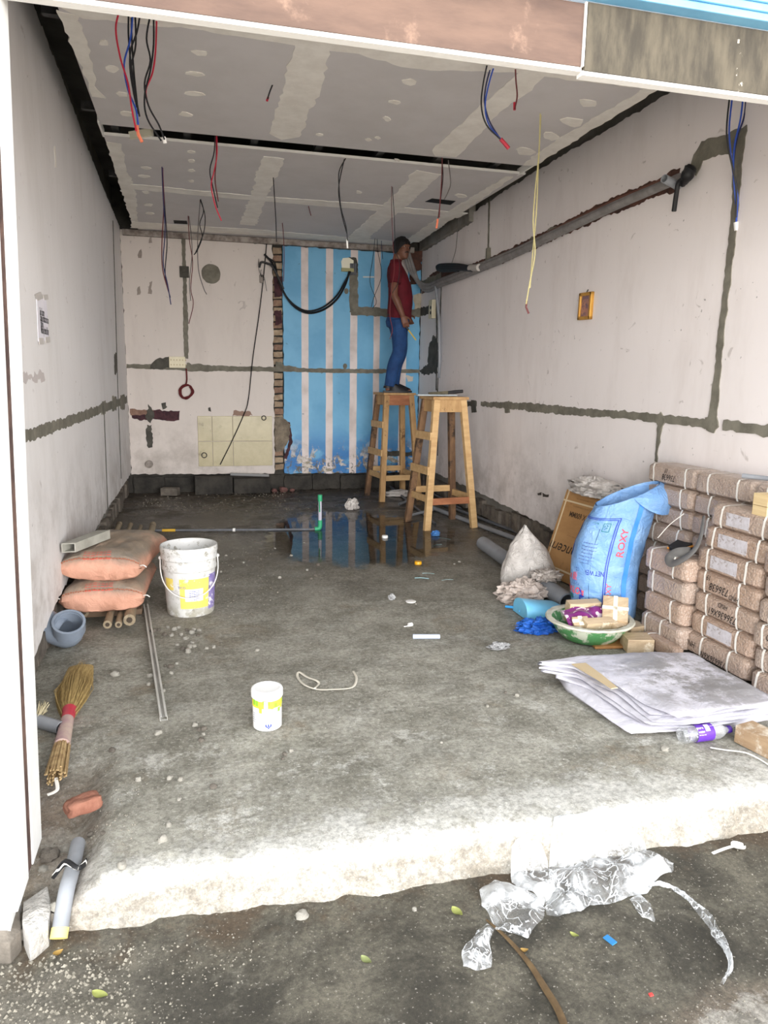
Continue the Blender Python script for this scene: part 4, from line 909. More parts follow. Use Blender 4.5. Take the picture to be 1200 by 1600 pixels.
M_RPRINT = mat('faded_red_print', c(206, 92, 80), None, 5, .7); M_STITCH = mat('stitching', c(176, 110, 84), None, 5, .7)
def cement_sack(label, loc, rz, W, L, T, seed):
    t = thing('cement_sack', label, 'sack', loc, 'cement sacks on the bamboo poles'); R = Matrix.Rotation(rz, 3, 'Z')
    def pt(u, v, top):
        s, q = u*2-1, v*2-1
        a = (1-abs(s)**3.2)**.42*(1-abs(q)**8)**.34
        ear = 1+.05*(abs(s)*abs(q))**3
        z = a*T/2*(1 if top else -1); n_ = .012*noise.noise((s*2.6+seed, q*2.6, 2 if top else 5))+.006*noise.noise((s*7+seed, q*7, 1))
        return R @ Vector((s*W/2*ear*(1+.03*noise.noise((q*2, seed, 0))), q*L/2*ear, max(-T*.44, z+n_*a)+T*.45))+Vector((0, 0, 0))
    g = G(); n = 34
    g.grid(n, n, lambda u, v: pt(u, v, True)); g.grid(n, n, lambda u, v: pt(u, v, False))
    o = bpy.data.objects.new('sack_body', g.mesh('sack_body', M_CS, True)); COL.objects.link(o); o.parent = t
    me = G()
    for k in range(34):                                    # stitched seam over the near end
        s = -.92+1.84*k/33; p = pt((s+1)/2, .012, True); q = pt((min(1, s+.034)+1)/2, .012, True)
        me.tube([p+Vector((0, -.004, .004)), q+Vector((0, -.005, .002+.004*(k % 2)))], .0035, 4)
    o = bpy.data.objects.new('stitched_seam', me.mesh('stitched_seam', M_STITCH)); o['kind'] = 'stuff'; COL.objects.link(o); o.parent = t
    for side in (-1, 1):
        p = pt((side+1)/2*.98+.01, .01, True); me = G().tube(curve([p, p+R @ Vector((side*.02, -.012, .006)), p+R @ Vector((side*.035, -.008, -.006))], 3), .003, 5)
        o = bpy.data.objects.new('thread_end', me.mesh('thread_end', M_STRAP)); COL.objects.link(o); o.parent = t
    me = G()
    for r in range(4):                                     # faded lines of print over the near shoulder
        vv = .012+.016*r
        def fn(u, v, vv=vv): s = max(.04, min(.96, .46+u/W)); p = pt(s, vv+v*.35, True); return p+Vector((0, -.003, .003))
        text('-- --- ---- -- --- -- ----', fn, .06, .30, 0, me, bold=.06)
    o = bpy.data.objects.new('faded_print', me.mesh('faded_print', M_RPRINT)); COL.objects.link(o); o.parent = t
    return t
cement_sack('lower dusty peach cement sack lying on the bamboo poles', (-.50, 4.48, .078), -.06, .43, .66, .19, 3)
cement_sack('upper dusty peach cement sack, lying on the other one', (-.47, 4.52, .252), -.16, .43, .70, .19, 8)
M_BAM = mat('dusty_bamboo', c(166, 150, 124), c(134, 120, 98), 6, .8, .4, 30, spot=c(108, 98, 84), sscale=8, sth=(.55, .7), st=(2, .5, 2)); M_INSIDE = mat('bamboo_hollow', c(70, 60, 50), None, 5, .9)
for i, (na, fa, r) in enumerate((((131, 962), (189, 822), .026), ((165, 980), (205, 822), .021), ((182, 979), (219, 824), .017), ((202, 975), (237, 824), .030))):
    a, b = FL(na[0], na[1], .045), FL(fa[0], fa[1], .045); pts = []; rr = []; N_ = 24
    for k in range(N_+1):
        f = k/N_; p = a.lerp(b, f); pts.append(Vector((p.x+.012*math.sin(f*5+i), p.y, .038+r))); rr.append(r*(1+.10*(k % 6 == 0))*(1-.1*f))
    g = G().tube(pts, rr, 12); t = shape('bamboo_pole', 'dusty bamboo pole under the cement sacks, %s' % ('leftmost by the wall', 'second from the wall', 'thinnest and third from the wall', 'thickest and rightmost')[i], 'pole', g, M_BAM, 'bamboo poles under the sacks', smooth=True)
    h = G().tube([pts[0]+Vector((0, -.002, 0)), pts[0]+Vector((0, .01, 0))], r*.55, 10); h.build('hollow_end', M_INSIDE, t)
M_PLANKW = mat('dusty_brown_plank', c(122, 100, 80), c(98, 80, 64), 7, .85, .3)
a = FL(134, 968); b = FL(222, 962); shape('plank', 'dusty brown plank crosswise under the near ends of the bamboo poles', 'plank', G().bar((a.x-.02, a.y+.06, .02), (b.x, b.y+.05, .02), .07, .034, up=(0, 0, 1)), M_PLANKW, bevel=.003)
a = PY(120, 832, 6.2); shape('plank', 'dusty plank crosswise under the far ends of the bamboo poles', 'plank', G().bar((-.70, 6.35, .02), (-.33, 6.33, .02), .06, .034, up=(0, 0, 1)), M_PLANKW, bevel=.003)
# square hollow tube on the upper sack
M_ALU = mat('dusty_grey_tube', c(176, 174, 164), c(150, 148, 138), 8, .55, .1)
p0 = FL(107, 856, .462); p1 = FL(162, 835, .466); g = G(); W2, H2 = .036, .026
def ringq(p, w_, h_): return [p+Vector((-w_, 0, -h_)), p+Vector((w_, 0, -h_)), p+Vector((w_, 0, h_)), p+Vector((-w_, 0, h_))]
o_, i_ = ringq(p0, W2, H2)+ringq(p1, W2, H2), ringq(p0, W2*.84, H2*.78)+ringq(p1, W2*.84, H2*.78)
F4 = [(0, 1, 5, 4), (1, 2, 6, 5), (2, 3, 7, 6), (3, 0, 4, 7)]
g.add(o_, F4); g.add(i_, F4)
for e in (0, 4): g.f += [(e+j, e+(j+1) % 4, 8+e+(j+1) % 4, 8+e+j) for j in range(4)]; g.mi += [0]*4
shape('square_tube', 'grey hollow square tube lying on the upper cement sack', 'tube', g, M_ALU)
# ------------------------------------------------------------------ elbow fitting
ec = FL(106, 1022); t = thing('pipe_elbow', 'grey plastic drain elbow with its open mouth up beside the sacks', 'pipe fitting', (ec.x-.02, ec.y+.06, 0))
M_ELB = mat('blue_grey_pvc', c(140, 150, 164), c(124, 134, 148), 5, .35)
m0 = Vector((ec.x+.005, ec.y+.05, .118)); ax = Vector((.10, -.52, .85)).normalized()
pts = curve([m0, m0-ax*.045, m0-ax*.085+Vector((-.012, .005, .0)), m0-ax*.085+Vector((-.075, .03, .02)), m0-ax*.075+Vector((-.125, .05, .045))], 6)
g = G().tube(pts, .074, 26, caps=False).tube(pts, .066, 26, caps=False); kk = len(pts)*26
for e in (0, kk-26): g.f += [(e+j, e+(j+1) % 26, kk+e+(j+1) % 26, kk+e+j) for j in range(26)]; g.mi += [0]*26
zmin = min(p.z for p in g.v); g.v = [p-Vector((0, 0, zmin-.002)) for p in g.v]; g.build('elbow_body', M_ELB, t, smooth=True)
g = G().tube([m0-Vector((0, 0, zmin-.002))-ax*.05, m0-Vector((0, 0, zmin-.002))+ax*.012], .081, 26, caps=False).tube([m0-Vector((0, 0, zmin-.002))-ax*.05, m0-Vector((0, 0, zmin-.002))+ax*.012], .069, 26, caps=False)
for e in (0, 26): g.f += [(e+j, e+(j+1) % 26, 52+e+(j+1) % 26, 52+e+j) for j in range(26)]; g.mi += [0]*26
g.build('socket', M_ELB, t, smooth=True)
# ------------------------------------------------------------------ bucket
def splat_mat():
    k = NT('splattered_white_plastic'); k.set('Roughness', .45)
    col = k.mix(k.mr(k.noise(4, 4), .4, .7), c(214, 214, 212), c(196, 196, 192)); x, y, z = k.xyz()
    col = k.mix(k.mth('MULTIPLY', k.mr(k.noise(26, 6, .75), .53, .60), k.mr(k.noise(5, 4), .35, .6, .25, 1)), col, c(148, 144, 132))
    col = k.mix(k.mth('MULTIPLY', k.mr(z, .10, .0), k.mr(k.noise(15, 6, .7), .42, .55)), col, c(168, 164, 150)); k.set('Base Color', col); return k.m
M_BUCK = splat_mat(); M_YEL = mat('yellow_label', c(234, 214, 110), c(226, 204, 98), 9, .5, spot=c(236, 232, 210), sscale=18, sth=(.6, .66)); M_LPUR = mat('violet_label', c(122, 108, 166), c(150, 140, 184), 16, .5, spot=c(226, 224, 232), sscale=30, sth=(.55, .6))
q = FL(290, 966); bk = thing('paint_bucket', 'large white paint bucket splashed with cement, yellow label, beside the sacks', 'bucket', (q.x+.03, q.y+.14, 0)); bl = bk.location.copy()
BH = .415; prof = [(0, .006), (.128, .006), (.134, 0), (.137, .01), (.152, .27), (.158, .275), (.160, .288), (.156, .300), (.156, .335), (.163, .340), (.165, .350), (.163, .358), (.164, .375), (.167, .380), (.168, .400), (.165, BH), (.160, BH), (.154, .39), (.148, .27), (.133, .02), (0, .02)]
G().lathe(prof, 48, 0, bl).build('shell', M_BUCK, bk, smooth=True)
VA = math.atan2(-bl.y, -bl.x)                      # side facing the camera
def bkp(u, v, out=.0012): r = .1365+(v/.27)*.0155+out; a = VA+u/.145; return bl+Vector((math.cos(a)*r, math.sin(a)*r, v))
def cyl(name, u0, u1, v0, v1, m, out, par, f=bkp): return G().grid(14, 3, lambda u, v: f(u0+(u1-u0)*u, v0+(v1-v0)*v, out)).build(name, m, par, smooth=True)
cyl('yellow_label', -.06, .115, .055, .235, M_YEL, .0012, bk); cyl('yellow_label', -.165, -.10, .165, .235, M_YEL, .0012, bk); cyl('violet_label', .115, .20, .035, .25, M_LPUR, .0013, bk)
BKP = cyl('white_panel', -.03, .075, .10, .175, mat('white_panel', c(232, 230, 228), None, 5, .5), .002, bk)
gg = G()
for k in range(6): text('--- -- ---- -- --', lambda u, v, k=k: bkp(.022+u, .162-k*.0105+v, .003), .017, .62*(1 if k < 5 else .6), 0, gg, bold=.05)
gg.build('fine_print', M_SNAVY, BKP)
gg = G(); text('ECO', lambda u, v: bkp(-.045+u, .185+v, .003), .02, 1, 0, gg); gg.build('label_lettering', M_SNAVY, bk)
a0, a1 = VA-1.62, VA+1.62; hp = []
for i in range(25):
    f = i/24; a = a0+(a1-a0)*f; r = .166+.012*math.sin(math.pi*f); hp.append(bl+Vector((math.cos(a)*r, math.sin(a)*r, .335-.205*math.sin(math.pi*f)**.8)))
G().tube(hp, .0035, 6).build('wire_handle', mat('white_wire', c(226, 224, 220), None, 5, .5), bk, smooth=True); BKH = [o for o in bk.children if o.name.startswith('wire_handle')][0]
for p in (hp[0], hp[-1]): G().ball(p, .012, 8, 6).build('handle_lug', M_BUCK, BKH, smooth=True)
# ------------------------------------------------------------------ tub
q = FL(420, 1143); tb = thing('paint_tub', 'small white lidded tub with green and yellow label on the open floor', 'tub', (q.x, q.y+.055, 0)); tl = tb.location.copy(); M_TUBW = mat('white_tub_plastic', c(240, 240, 238), None, 5, .35)
TR = .058; G().lathe([(0, 0), (TR-.004, 0), (TR, .004), (TR+.001, .135), (TR-.003, .15), (0, .15)], 40, 0, tl).build('tub_body', M_TUBW, tb, smooth=True)
G().lathe([(TR+.001, .132), (TR+.006, .134), (TR+.006, .160), (TR+.003, .166), (TR-.004, .167), (TR-.008, .163), (0, .163)], 40, 0, tl).build('lid', M_TUBW, tb, smooth=True)
TV = math.atan2(-tl.y, -tl.x)
def tbp(u, v, out=.001): a = TV+u/TR; r = TR+.001+out; return tl+Vector((math.cos(a)*r, math.sin(a)*r, v))
M_TY = mat('lime_yellow_print', c(232, 226, 70), None, 5, .4); M_TG = mat('leaf_green_print', c(140, 200, 60), None, 5, .4); M_TD = mat('dark_label_print', c(80, 90, 130), None, 5, .5)
TBB = cyl('yellow_band', -.085, .085, .098, .128, M_TY, .0008, tb, tbp)
rs = random.Random(5)
for i in range(11):
    u = -.08+i*.0155; v = .078+rs.uniform(0, .038); cyl('green_square', u, u+.013, v, v+.016+rs.uniform(0, .008), M_TG if i % 3 else M_TY, .0014, TBB, tbp)
cyl('white_panel', -.012, .002, .055, .130, M_TUBW, .002, tb, tbp)
gg = G()
for k in range(6): text('-- --- -- ---', lambda u, v, k=k: tbp(.032+u, .085-k*.008+v, .0022), .013, .55, 0, gg, bold=.03)
for k in range(5): text('--- -- --', lambda u, v, k=k: tbp(-.058+u, .075-k*.009+v, .0022), .012, .55, 0, gg, bold=.03)
gg.build('fine_print', M_TD, tb)
text('\u03a8', lambda u, v: tbp(.004+u, .022+v, .0022), .024, 1.3, 0, None, bold=.04).build('emblem', M_SNAVY, tb)
# ------------------------------------------------------------------ metal channel on the floor
a, b = FL(228, 949), FL(256, 1127); d = (b-a).normalized(); n2 = Vector((d.y, -d.x, 0)); g = G()
for off, wd, z0, z1 in ((0, .030, .001, .003), (-.0145, .0016, .003, .020), (.0145, .0016, .003, .020), (-.010, .007, .020, .0215), (.010, .007, .020, .0215)):
    q4 = [a+n2*(off-wd/2), b+n2*(off-wd/2), b+n2*(off+wd/2), a+n2*(off+wd/2)]
    g.hexa([p+Vector((0, 0, z0)) for p in q4]+[p+Vector((0, 0, z1)) for p in q4])
shape('cable_channel', 'long pale plastic cable channel lying on the floor before the bucket', 'channel', g, mat('pale_grey_channel', c(200, 198, 192), c(182, 180, 172), 7, .45))
# ------------------------------------------------------------------ broom
br = thing('grass_broom', 'grass broom with red and violet bound handle lying by the left wall', 'broom', FL(105, 1140))
ptsb = [FL(87, 1226), FL(97, 1178), FL(107, 1130), FL(116, 1090), FL(128, 1046)]
M_GRASS = mat('dry_broom_grass', c(186, 160, 104), c(142, 118, 72), 30, .7, .3, 60, st=(6, .6, 6)); M_GTIP = mat('dark_broom_tips', c(132, 112, 76), c(104, 90, 62), 30, .8)
ax0, ax1 = ptsb[2], ptsb[4]+Vector((.0, .02, 0)); dd = (ax1-ax0); nn = Vector((dd.y, -dd.x, 0)).normalized(); g = G(); g2 = G(); rs = random.Random(11)
for i in range(340):
    s = rs.gauss(0, .42); s = max(-1, min(1, s)); e = rs.uniform(.74, 1.04)*(1-.18*abs(s)); h = rs.uniform(0, 1)
    pts = []
    for f in (0, .3, .65, 1.):
        w_ = .018+.064*min(1, f*1.6)**.8*(1-.35*max(0, f-.6)/.4); hz = (.03+.035*math.sin(math.pi*min(1, f*1.1))*(1-abs(s)*.6))*h
        pts.append(ax0+dd*(f*e)+nn*(s*w_+.006*rs.uniform(-1, 1)*f)+Vector((0, 0, .006+hz)))
    g.tube(pts, [.0022, .002, .0016, .0006], 3, caps=False)
for f0 in (0,):
    secs = [(ax0+dd*f+Vector((0, 0, .028)), .020+.052*min(1, f*1.6)**.8*(1-.4*max(0, f-.55)/.45), .024*(1-.5*f)) for f in (0, .15, .35, .55, .75, .9)]
    vs = []
    for ctr, rx, rz in secs:
        for j in range(14): an = 2*math.pi*j/14; vs.append(ctr+nn*(math.cos(an)*rx)+Vector((0, 0, math.sin(an)*rz)))
    g.add(vs, [(i*14+j, i*14+(j+1) % 14, (i+1)*14+(j+1) % 14, (i+1)*14+j) for i in range(5) for j in range(14)])
o = g.build('bristles', M_GRASS, br, smooth=True); o['kind'] = 'stuff'
hd = (ptsb[0]-ptsb[2]); up3 = Vector((0, 0, .028))
G().tube([ptsb[2]+up3+dd*.10, ptsb[2]+up3+dd*.04, ptsb[2]+up3+hd*.06], [.030, .026, .024], 14).build('red_binding', mat('red_binding_tape', c(196, 62, 76), c(176, 50, 66), 10, .5), br, smooth=True)
G().tube([ptsb[2]+up3+hd*.06, ptsb[2]+up3+hd*.35, ptsb[2]+up3+hd*.52], [.025, .028, .030], 14).build('violet_wrap', mat('violet_wrap', c(172, 136, 142), c(196, 176, 160), 12, .5), br, smooth=True)
g = G()
for i in range(70):
    an, r = rs.uniform(0, 6.28), .029*math.sqrt(rs.random()); q = nn*math.cos(an)*r+Vector((0, 0, math.sin(an)*r*.8)); fl = 1.25
    g.tube([ptsb[2]+up3+hd*.5+q, ptsb[2]+up3+hd*(.92+.1*rs.random())+q*fl], .0034, 5)
o = g.build('handle_straws', mat('handle_straws', c(190, 164, 120), c(150, 122, 84), 30, .7), br); o['kind'] = 'stuff'
q0 = ptsb[0]; G().tube(curve([q0+Vector((.0, .01, .02)), FL(90, 1232, .008), FL(84, 1238, .004), FL(74, 1242, .004)], 4), .006, 6, flat=.2).build('white_tie', M_STRAP, br, smooth=True)
# straw tuft and grey pipe stub half behind the shutter guide
g = G()
for i in range(26):
    a = FL(58+rs.uniform(-4, 2), 1132+rs.uniform(-8, 8), .01); b = FL(66+rs.uniform(-8, 12), 1098+rs.uniform(-5, 16), .05+rs.uniform(-.03, .03)); g.tube([a, (a+b)/2+Vector((0, 0, .01)), b], .0016, 3)
t = shape('straw_tuft', 'tuft of pale broom straws sticking out behind the shutter guide', 'straw', g, mat('pale_straw', c(196, 184, 150), None, 5, .8)); t['kind'] = 'stuff'
floorpipe('pipe_offcut', 'short grey pipe offcut behind the broom by the shutter guide', (58, 1136), (96, 1148), .026, M_PVC, group=None)
# brick fragment
def rock(r, seed, amp=.35, nu=9, nv=7, boxy=2.6):
    def k(d): return (abs(d.x)**boxy+abs(d.y)**boxy+abs(d.z)**boxy)**(-1/boxy)*(1+amp*noise.noise((d.x*1.7+seed*3.1, d.y*1.7, d.z*1.7))+amp*.3*noise.noise((d.x*4+seed, d.y*4, d.z*4)))
    return G().ball((0, 0, 0), r, nu, nv, k)
q = FL(131, 1266); g = rock((.029, .054, .024), 3, .16, 26, 16, 7); g.move(Matrix.Translation((q.x, q.y, .022)) @ Matrix.Rotation(-1.05, 4, 'Z'))
shape('brick_fragment', 'orange red brick fragment on the floor near the broken step corner', 'brick', g, mat('orange_brick', c(150, 104, 86), c(126, 80, 64), 14, .9, .8, 30, .01), smooth=True)
# ------------------------------------------------------------------ tall wooden stools
M_WOOD = mat('raw_pine_timber', c(196, 160, 112), c(164, 126, 82), 4, .65, .2, 30, spot=c(104, 76, 52), sscale=9, sth=(.58, .70), st=(3, 3, .7)); M_WOODD = mat('dark_timber', c(136, 104, 74), c(92, 68, 50), 6, .75, .3, 30, spot=c(60, 46, 36), sscale=8, sth=(.5, .65), st=(3, 3, .7))  # second timber is a darker tone, used for rear legs
M_WOODR = mat('reddish_timber', c(178, 118, 82), c(146, 92, 62), 5, .65, .2, 30, st=(1, 5, 5)); M_WOODL = mat('pale_timber', c(212, 178, 128), c(190, 152, 104), 4, .6, .2, 30, st=(1, 5, 5))
def stool(label, loc, rz, bw_, bd_, tw_, td_, H, mats):
    t = thing('work_stool', label, 'stool', loc, 'tall wooden work stools'); R = Matrix.Rotation(rz, 3, 'Z')
    def put(g, name, m, lab=None):
        g.v = [R @ p for p in g.v]; o = bpy.data.objects.new(name, g.mesh(name, m, False, .003)); COL.objects.link(o); o.parent = t
        if lab: o['label'] = lab
        return o
    def at(sx, sy, z): f = z/H; return Vector((sx*(bw_+(tw_-bw_)*f)/2, sy*(bd_+(td_-bd_)*f)/2, z))
    for i, (sx, sy) in enumerate(((-1, -1), (1, -1), (1, 1), (-1, 1))): put(G().bar(at(sx, sy, 0), at(sx, sy, H-.03), .062, .048, up=(0, 1, 0)), 'leg', mats[i])
    put(G().box((0, 0, H-.014), (tw_+.10, td_+.08, .026)), 'seat_board', M_WOOD)
    for sy in (-1, 1): a, b = at(-1, sy, H-.085), at(1, sy, H-.085); put(G().bar(a+Vector((0, -.026, 0)), b+Vector((0, -.026, 0)), .024, .115, up=(0, 0, 1)) if False else G().box(((a+b)/2)+Vector((0, sy*.004, 0)), (tw_, .03, .115)), 'apron', M_WOODR if (mats[4] and sy < 0) else M_WOOD)
    for sx in (-1, 1): a, b = at(sx, -1, H-.085), at(sx, 1, H-.085); put(G().box((a+b)/2, (.03, td_, .115)), 'apron', M_WOOD)
    for sy in (-1, 1): a, b = at(-1, sy, .30+.03*sy), at(1, sy, .30+.03*sy); put(G().bar(a, b, .062, .028, up=(0, 1, 0)), 'stretcher', M_WOODL if sy > 0 else (M_WOODR if not mats[4] else M_WOODL))
    for sx in (-1, 1): a, b = at(sx, -1, .29), at(sx, 1, .29); put(G().bar(a, b, .062, .028, up=(0, 0, 1)) if False else G().bar(a, b, .028, .062, up=(0, 0, 1)) if False else G().bar(a, b, .062, .026, up=(1, 0, 0)), 'stretcher', M_WOODL)
    for z in (.56, .88): a, b = at(-1, -1, z)+Vector((-.034, -.02, 0)), at(-1, 1, z)+Vector((-.034, .02, 0)); put(G().bar(a, b, .075, .022, up=(1, 0, 0)), 'step_rung', M_WOODL)
    return t
SN = Vector((2.315, 6.60, 0)); SF = Vector((2.285, 8.26, 0)); HS = 1.245
stool('near tall wooden stool with a tool on it, standing right of the man', SN, .12, .50, .46, .27, .24, HS, (M_WOODL, M_WOODL, M_WOODD, M_WOODD, 0))
stool('far tall wooden stool the man stands on, by the striped wall', SF, .12, .47, .50, .30, .26, HS, (M_WOOD, M_WOOD, M_WOOD, M_WOODD, 1))
# things on the near stool
a = PY(652, 618, 6.45); b = PY(716, 618, 6.45); shape('plastic_strip', 'pale grey plastic strip lying across the near stool top', 'strip', G().box(((a.x+b.x)/2-.0, 6.49, HS+.013), (.40, .06, .012), Matrix.Rotation(.1, 3, 'Z')), mat('pale_grey_plastic', c(176, 184, 186), c(160, 168, 172), 5, .45), bevel=.003)
ht = thing('hand_tool', 'dark handled hand tool lying on the near stool top', 'tool', (2.40, 6.60, HS))
G().tube([(2.36, 6.62, HS+.036), (2.43, 6.62, HS+.042), (2.51, 6.62, HS+.050)], [.014, .018, .016], 10).build('handle', mat('black_rubber_grip', c(40, 40, 42), None, 5, .5), ht, smooth=True)
G().bar((2.16, 6.60, HS+.022), (2.37, 6.62, HS+.036), .03, .01, up=(0, 1, 0)).build('blade', mat('rusty_steel', c(110, 104, 84), c(84, 78, 64), 12, .5, metal=.5), ht)

# ------------------------------------------------------------------ the man on the far stool
M_SKIN = mat('brown_skin', c(124, 84, 66), c(108, 70, 54), 6, .5, .1, 60, .003); M_SHIRT = mat('maroon_polo', c(104, 16, 32), c(84, 10, 24), 6, .8, .5, 9, .02); M_JEAN = mat('blue_denim', c(34, 74, 126), c(22, 54, 100), 7, .8, .5, 10, .015); M_HAIR = mat('black_hair', c(26, 22, 22), c(14, 12, 12), 40, .5, .6, 60); M_SHOE = mat('black_sandal', c(28, 27, 30), None, 5, .5)
man = thing('person', 'man in maroon polo shirt and blue jeans standing on the far stool', 'person', Vector((2.30, 8.25, HS)))
MR = Matrix.Rotation(-.16, 4, 'Z')                    # faces along the back wall, turned a little to the street
S = 1.0
def hand(g, wrist, fore, palm, curl, thumb_side):
    """palm and five separate fingers; fore = way the fingers run, palm = way the palm faces"""
    fore = fore.normalized(); palm = (palm-fore*palm.dot(fore)).normalized(); side = fore.cross(palm)*thumb_side
    pc = wrist+fore*.045
    vs = []
    for f, w_, th in ((-.02, .024, .020), (.01, .032, .017), (.05, .040, .016), (.085, .040, .013)):
        for j in range(12): an = 2*math.pi*j/12; vs.append(wrist+fore*f+side*(math.cos(an)*w_)+palm*(math.sin(an)*th))
    g.add(vs, [(i*12+j, i*12+(j+1) % 12, (i+1)*12+(j+1) % 12, (i+1)*12+j) for i in range(3) for j in range(12)]+[tuple(range(12)), tuple(36+j for j in range(12))])
    for k, (s, L) in enumerate(((.030, .074), (.010, .082), (-.011, .076), (-.030, .060))):
        p = wrist+fore*.080+side*s; pts = [p-fore*.02, p]; ang = 0
        for seg in (.42, .32, .26):
            ang += curl*(.9+.12*k); pts.append(pts[-1]+(fore*math.cos(ang)+palm*math.sin(ang)+side*s*.25)*L*seg)
        g.tube(pts, [.0095, .0095, .009, .0085, .007], 8)
    p = wrist+fore*.02+side*.028; pts = [p, p+(side*.8+fore*.6+palm*.3).normalized()*.035, p+(side*.75+fore*.9+palm*.5).normalized()*.065, p+(side*.5+fore*1.2+palm*.9).normalized()*.088]
    g.tube(pts, [.013, .0115, .010, .008], 8)
hipz = .86
# joints in the man's own frame: X ahead, Y to his left, Z up
RS, RE, RWr = Vector((-.05, -.185, 1.385)), Vector((-.065, -.245, 1.075)), Vector((.035, -.245, .845))
LS, LE, LWr = Vector((-.035, .185, 1.385)), Vector((-.02, .25, 1.09)), Vector((.135, .20, .90))
fr = (RWr-RE).normalized(); fl_ = (LWr-LE).normalized()
g = G()
def chain(g, pts, rr, n=14):
    P = curve(pts, 4); R_ = []
    for i in range(len(rr)-1):
        for k in range(4): R_.append(rr[i]+(rr[i+1]-rr[i])*k/4)
    g.tube(P, R_+[rr[-1]], n); return g
g.loft([((0, 0, .80), .10, .14), ((.0, 0, .90), .115, .15), ((.015, 0, 1.05), .115, .15), ((.01, 0, 1.2), .105, .16), ((-.02, 0, 1.34), .095, .165), ((-.035, 0, 1.41), .07, .12), ((-.03, 0, 1.45), .05, .06)], 20)
chain(g, [(-.03, 0, 1.40), (-.015, 0, 1.47), (.0, 0, 1.53)], [.062, .056, .055])
for Sx, Ex, Wx in ((RS, RE, RWr), (LS, LE, LWr)): chain(g, [Sx, Sx.lerp(Ex, .5)+Vector((-.004, 0, 0)), Ex, Ex.lerp(Wx, .35)+Vector((.0, 0, .0)), Wx], [.056, .047, .038, .041, .026])
for s in (-1, 1):
    hip, knee, ank = Vector((.0, s*.085, .84)), Vector((.035+.02*s, s*.085, .46)), Vector((-.05+.03*s, s*.075, .075))
    chain(g, [hip, hip.lerp(knee, .5)+Vector((.01, 0, 0)), knee, knee.lerp(ank, .35)+Vector((-.02, 0, 0)), ank], [.085, .075, .055, .056, .036])
    ft = Vector((ank.x, ank.y, .035))
    g.ball(ft+Vector((.07, s*.01, .0)), (.125, .042, .030), 12, 8); g.ball(ft+Vector((-.01, 0, .01)), (.045, .034, .045), 10, 8)
    for k in range(5): g.ball(ft+Vector((.185-.012*k, s*(-.026+.015*k), -.008)), (.022, .010, .012), 8, 6)
hand(g, RWr, fr+Vector((.05, 0, -.25)), Vector((0, 1, .0)), .42, 1)
hand(g, LWr, fl_+Vector((-.1, 0, -.5)), Vector((0, -1, 0)), .42, -1)
# head
hr = Matrix.Rotation(-.95, 4, 'Z'); HC = Vector((.035, 0, 1.60)); HM = Matrix.Translation(HC) @ hr @ Matrix.Rotation(.05, 4, 'Y')
hg = G(); hs = [(-.118, .006, .030, .026), (-.108, .022, .058, .042), (-.085, .022, .074, .056), (-.05, .012, .088, .066), (-.01, .002, .095, .073), (.03, -.004, .098, .076), (.07, -.008, .090, .072), (.098, -.010, .066, .054), (.115, -.012, .03, .026)]
hg.loft([((x, 0, z), rx, ry) for z, x, rx, ry in hs], 22)
hg.loft([((.098, 0, -.028), .022, .019), ((.106, 0, -.018), .026, .017), ((.098, 0, .0), .018, .011), ((.088, 0, .022), .012, .009)], 10)          # nose
hg.loft([((.085, 0, -.062), .016, .026), ((.09, 0, -.056), .017, .027), ((.085, 0, -.050), .015, .024)], 10)                              # lips
hg.loft([((.084, 0, .026), .014, .052), ((.088, 0, .034), .014, .054), ((.080, 0, .042), .012, .05)], 12)                                # brow ridge
hg.loft([((.07, 0, -.112), .020, .022), ((.078, 0, -.098), .022, .026), ((.075, 0, -.085), .018, .024)], 10)                              # chin
for s in (-1, 1):
    hg.ball((-.005, s*.074, -.012), (.020, .009, .033), 10, 8); hg.ball((.062, s*.048, -.015), (.024, .018, .02), 8, 6)
g.v += [HM @ p for p in hg.v]; o0 = len(g.v)-len(hg.v); g.f += [tuple(i+o0 for i in f) for f in hg.f]; g.mi += hg.mi
body = remeshed(g.move(MR), 'body', M_SKIN, .0062, 3); bo_ = bpy.data.objects.new('body', body); COL.objects.link(bo_); bo_.parent = man
def wear(name, g, m, vox=.009, it=4, loc=True):
    me = remeshed(g.move(MR), name, m, vox, it); o = bpy.data.objects.new(name, me); COL.objects.link(o); o.parent = man; return o
# polo shirt
g = G().loft([((.02, 0, .83), .140, .178), ((.022, 0, .90), .140, .178), ((.03, 0, 1.0), .142, .178), ((.032, 0, 1.08), .140, .178), ((.02, 0, 1.2), .130, .188), ((-.01, 0, 1.31), .118, .196), ((-.03, 0, 1.39), .092, .165), ((-.032, 0, 1.43), .070, .10), ((-.028, 0, 1.455), .062, .066)], 28)
for Sx, Ex, wd in ((RS, RE, 1), (LS, LE, 1)):
    e = Sx.lerp(Ex, .62); chain(g, [Sx+Vector((0, -.03 if Sx.y > 0 else .03, .0)), Sx, Sx.lerp(e, .5), e], [.075, .072, .066, .068])
wear('polo_shirt', g, M_SHIRT, .008, 5)
g = G().loft([((-.030, 0, 1.448), .066, .072), ((-.026, 0, 1.475), .068, .068), ((-.022, 0, 1.480), .063, .063)], 20); wear('collar', g, M_SHIRT, .006, 2)
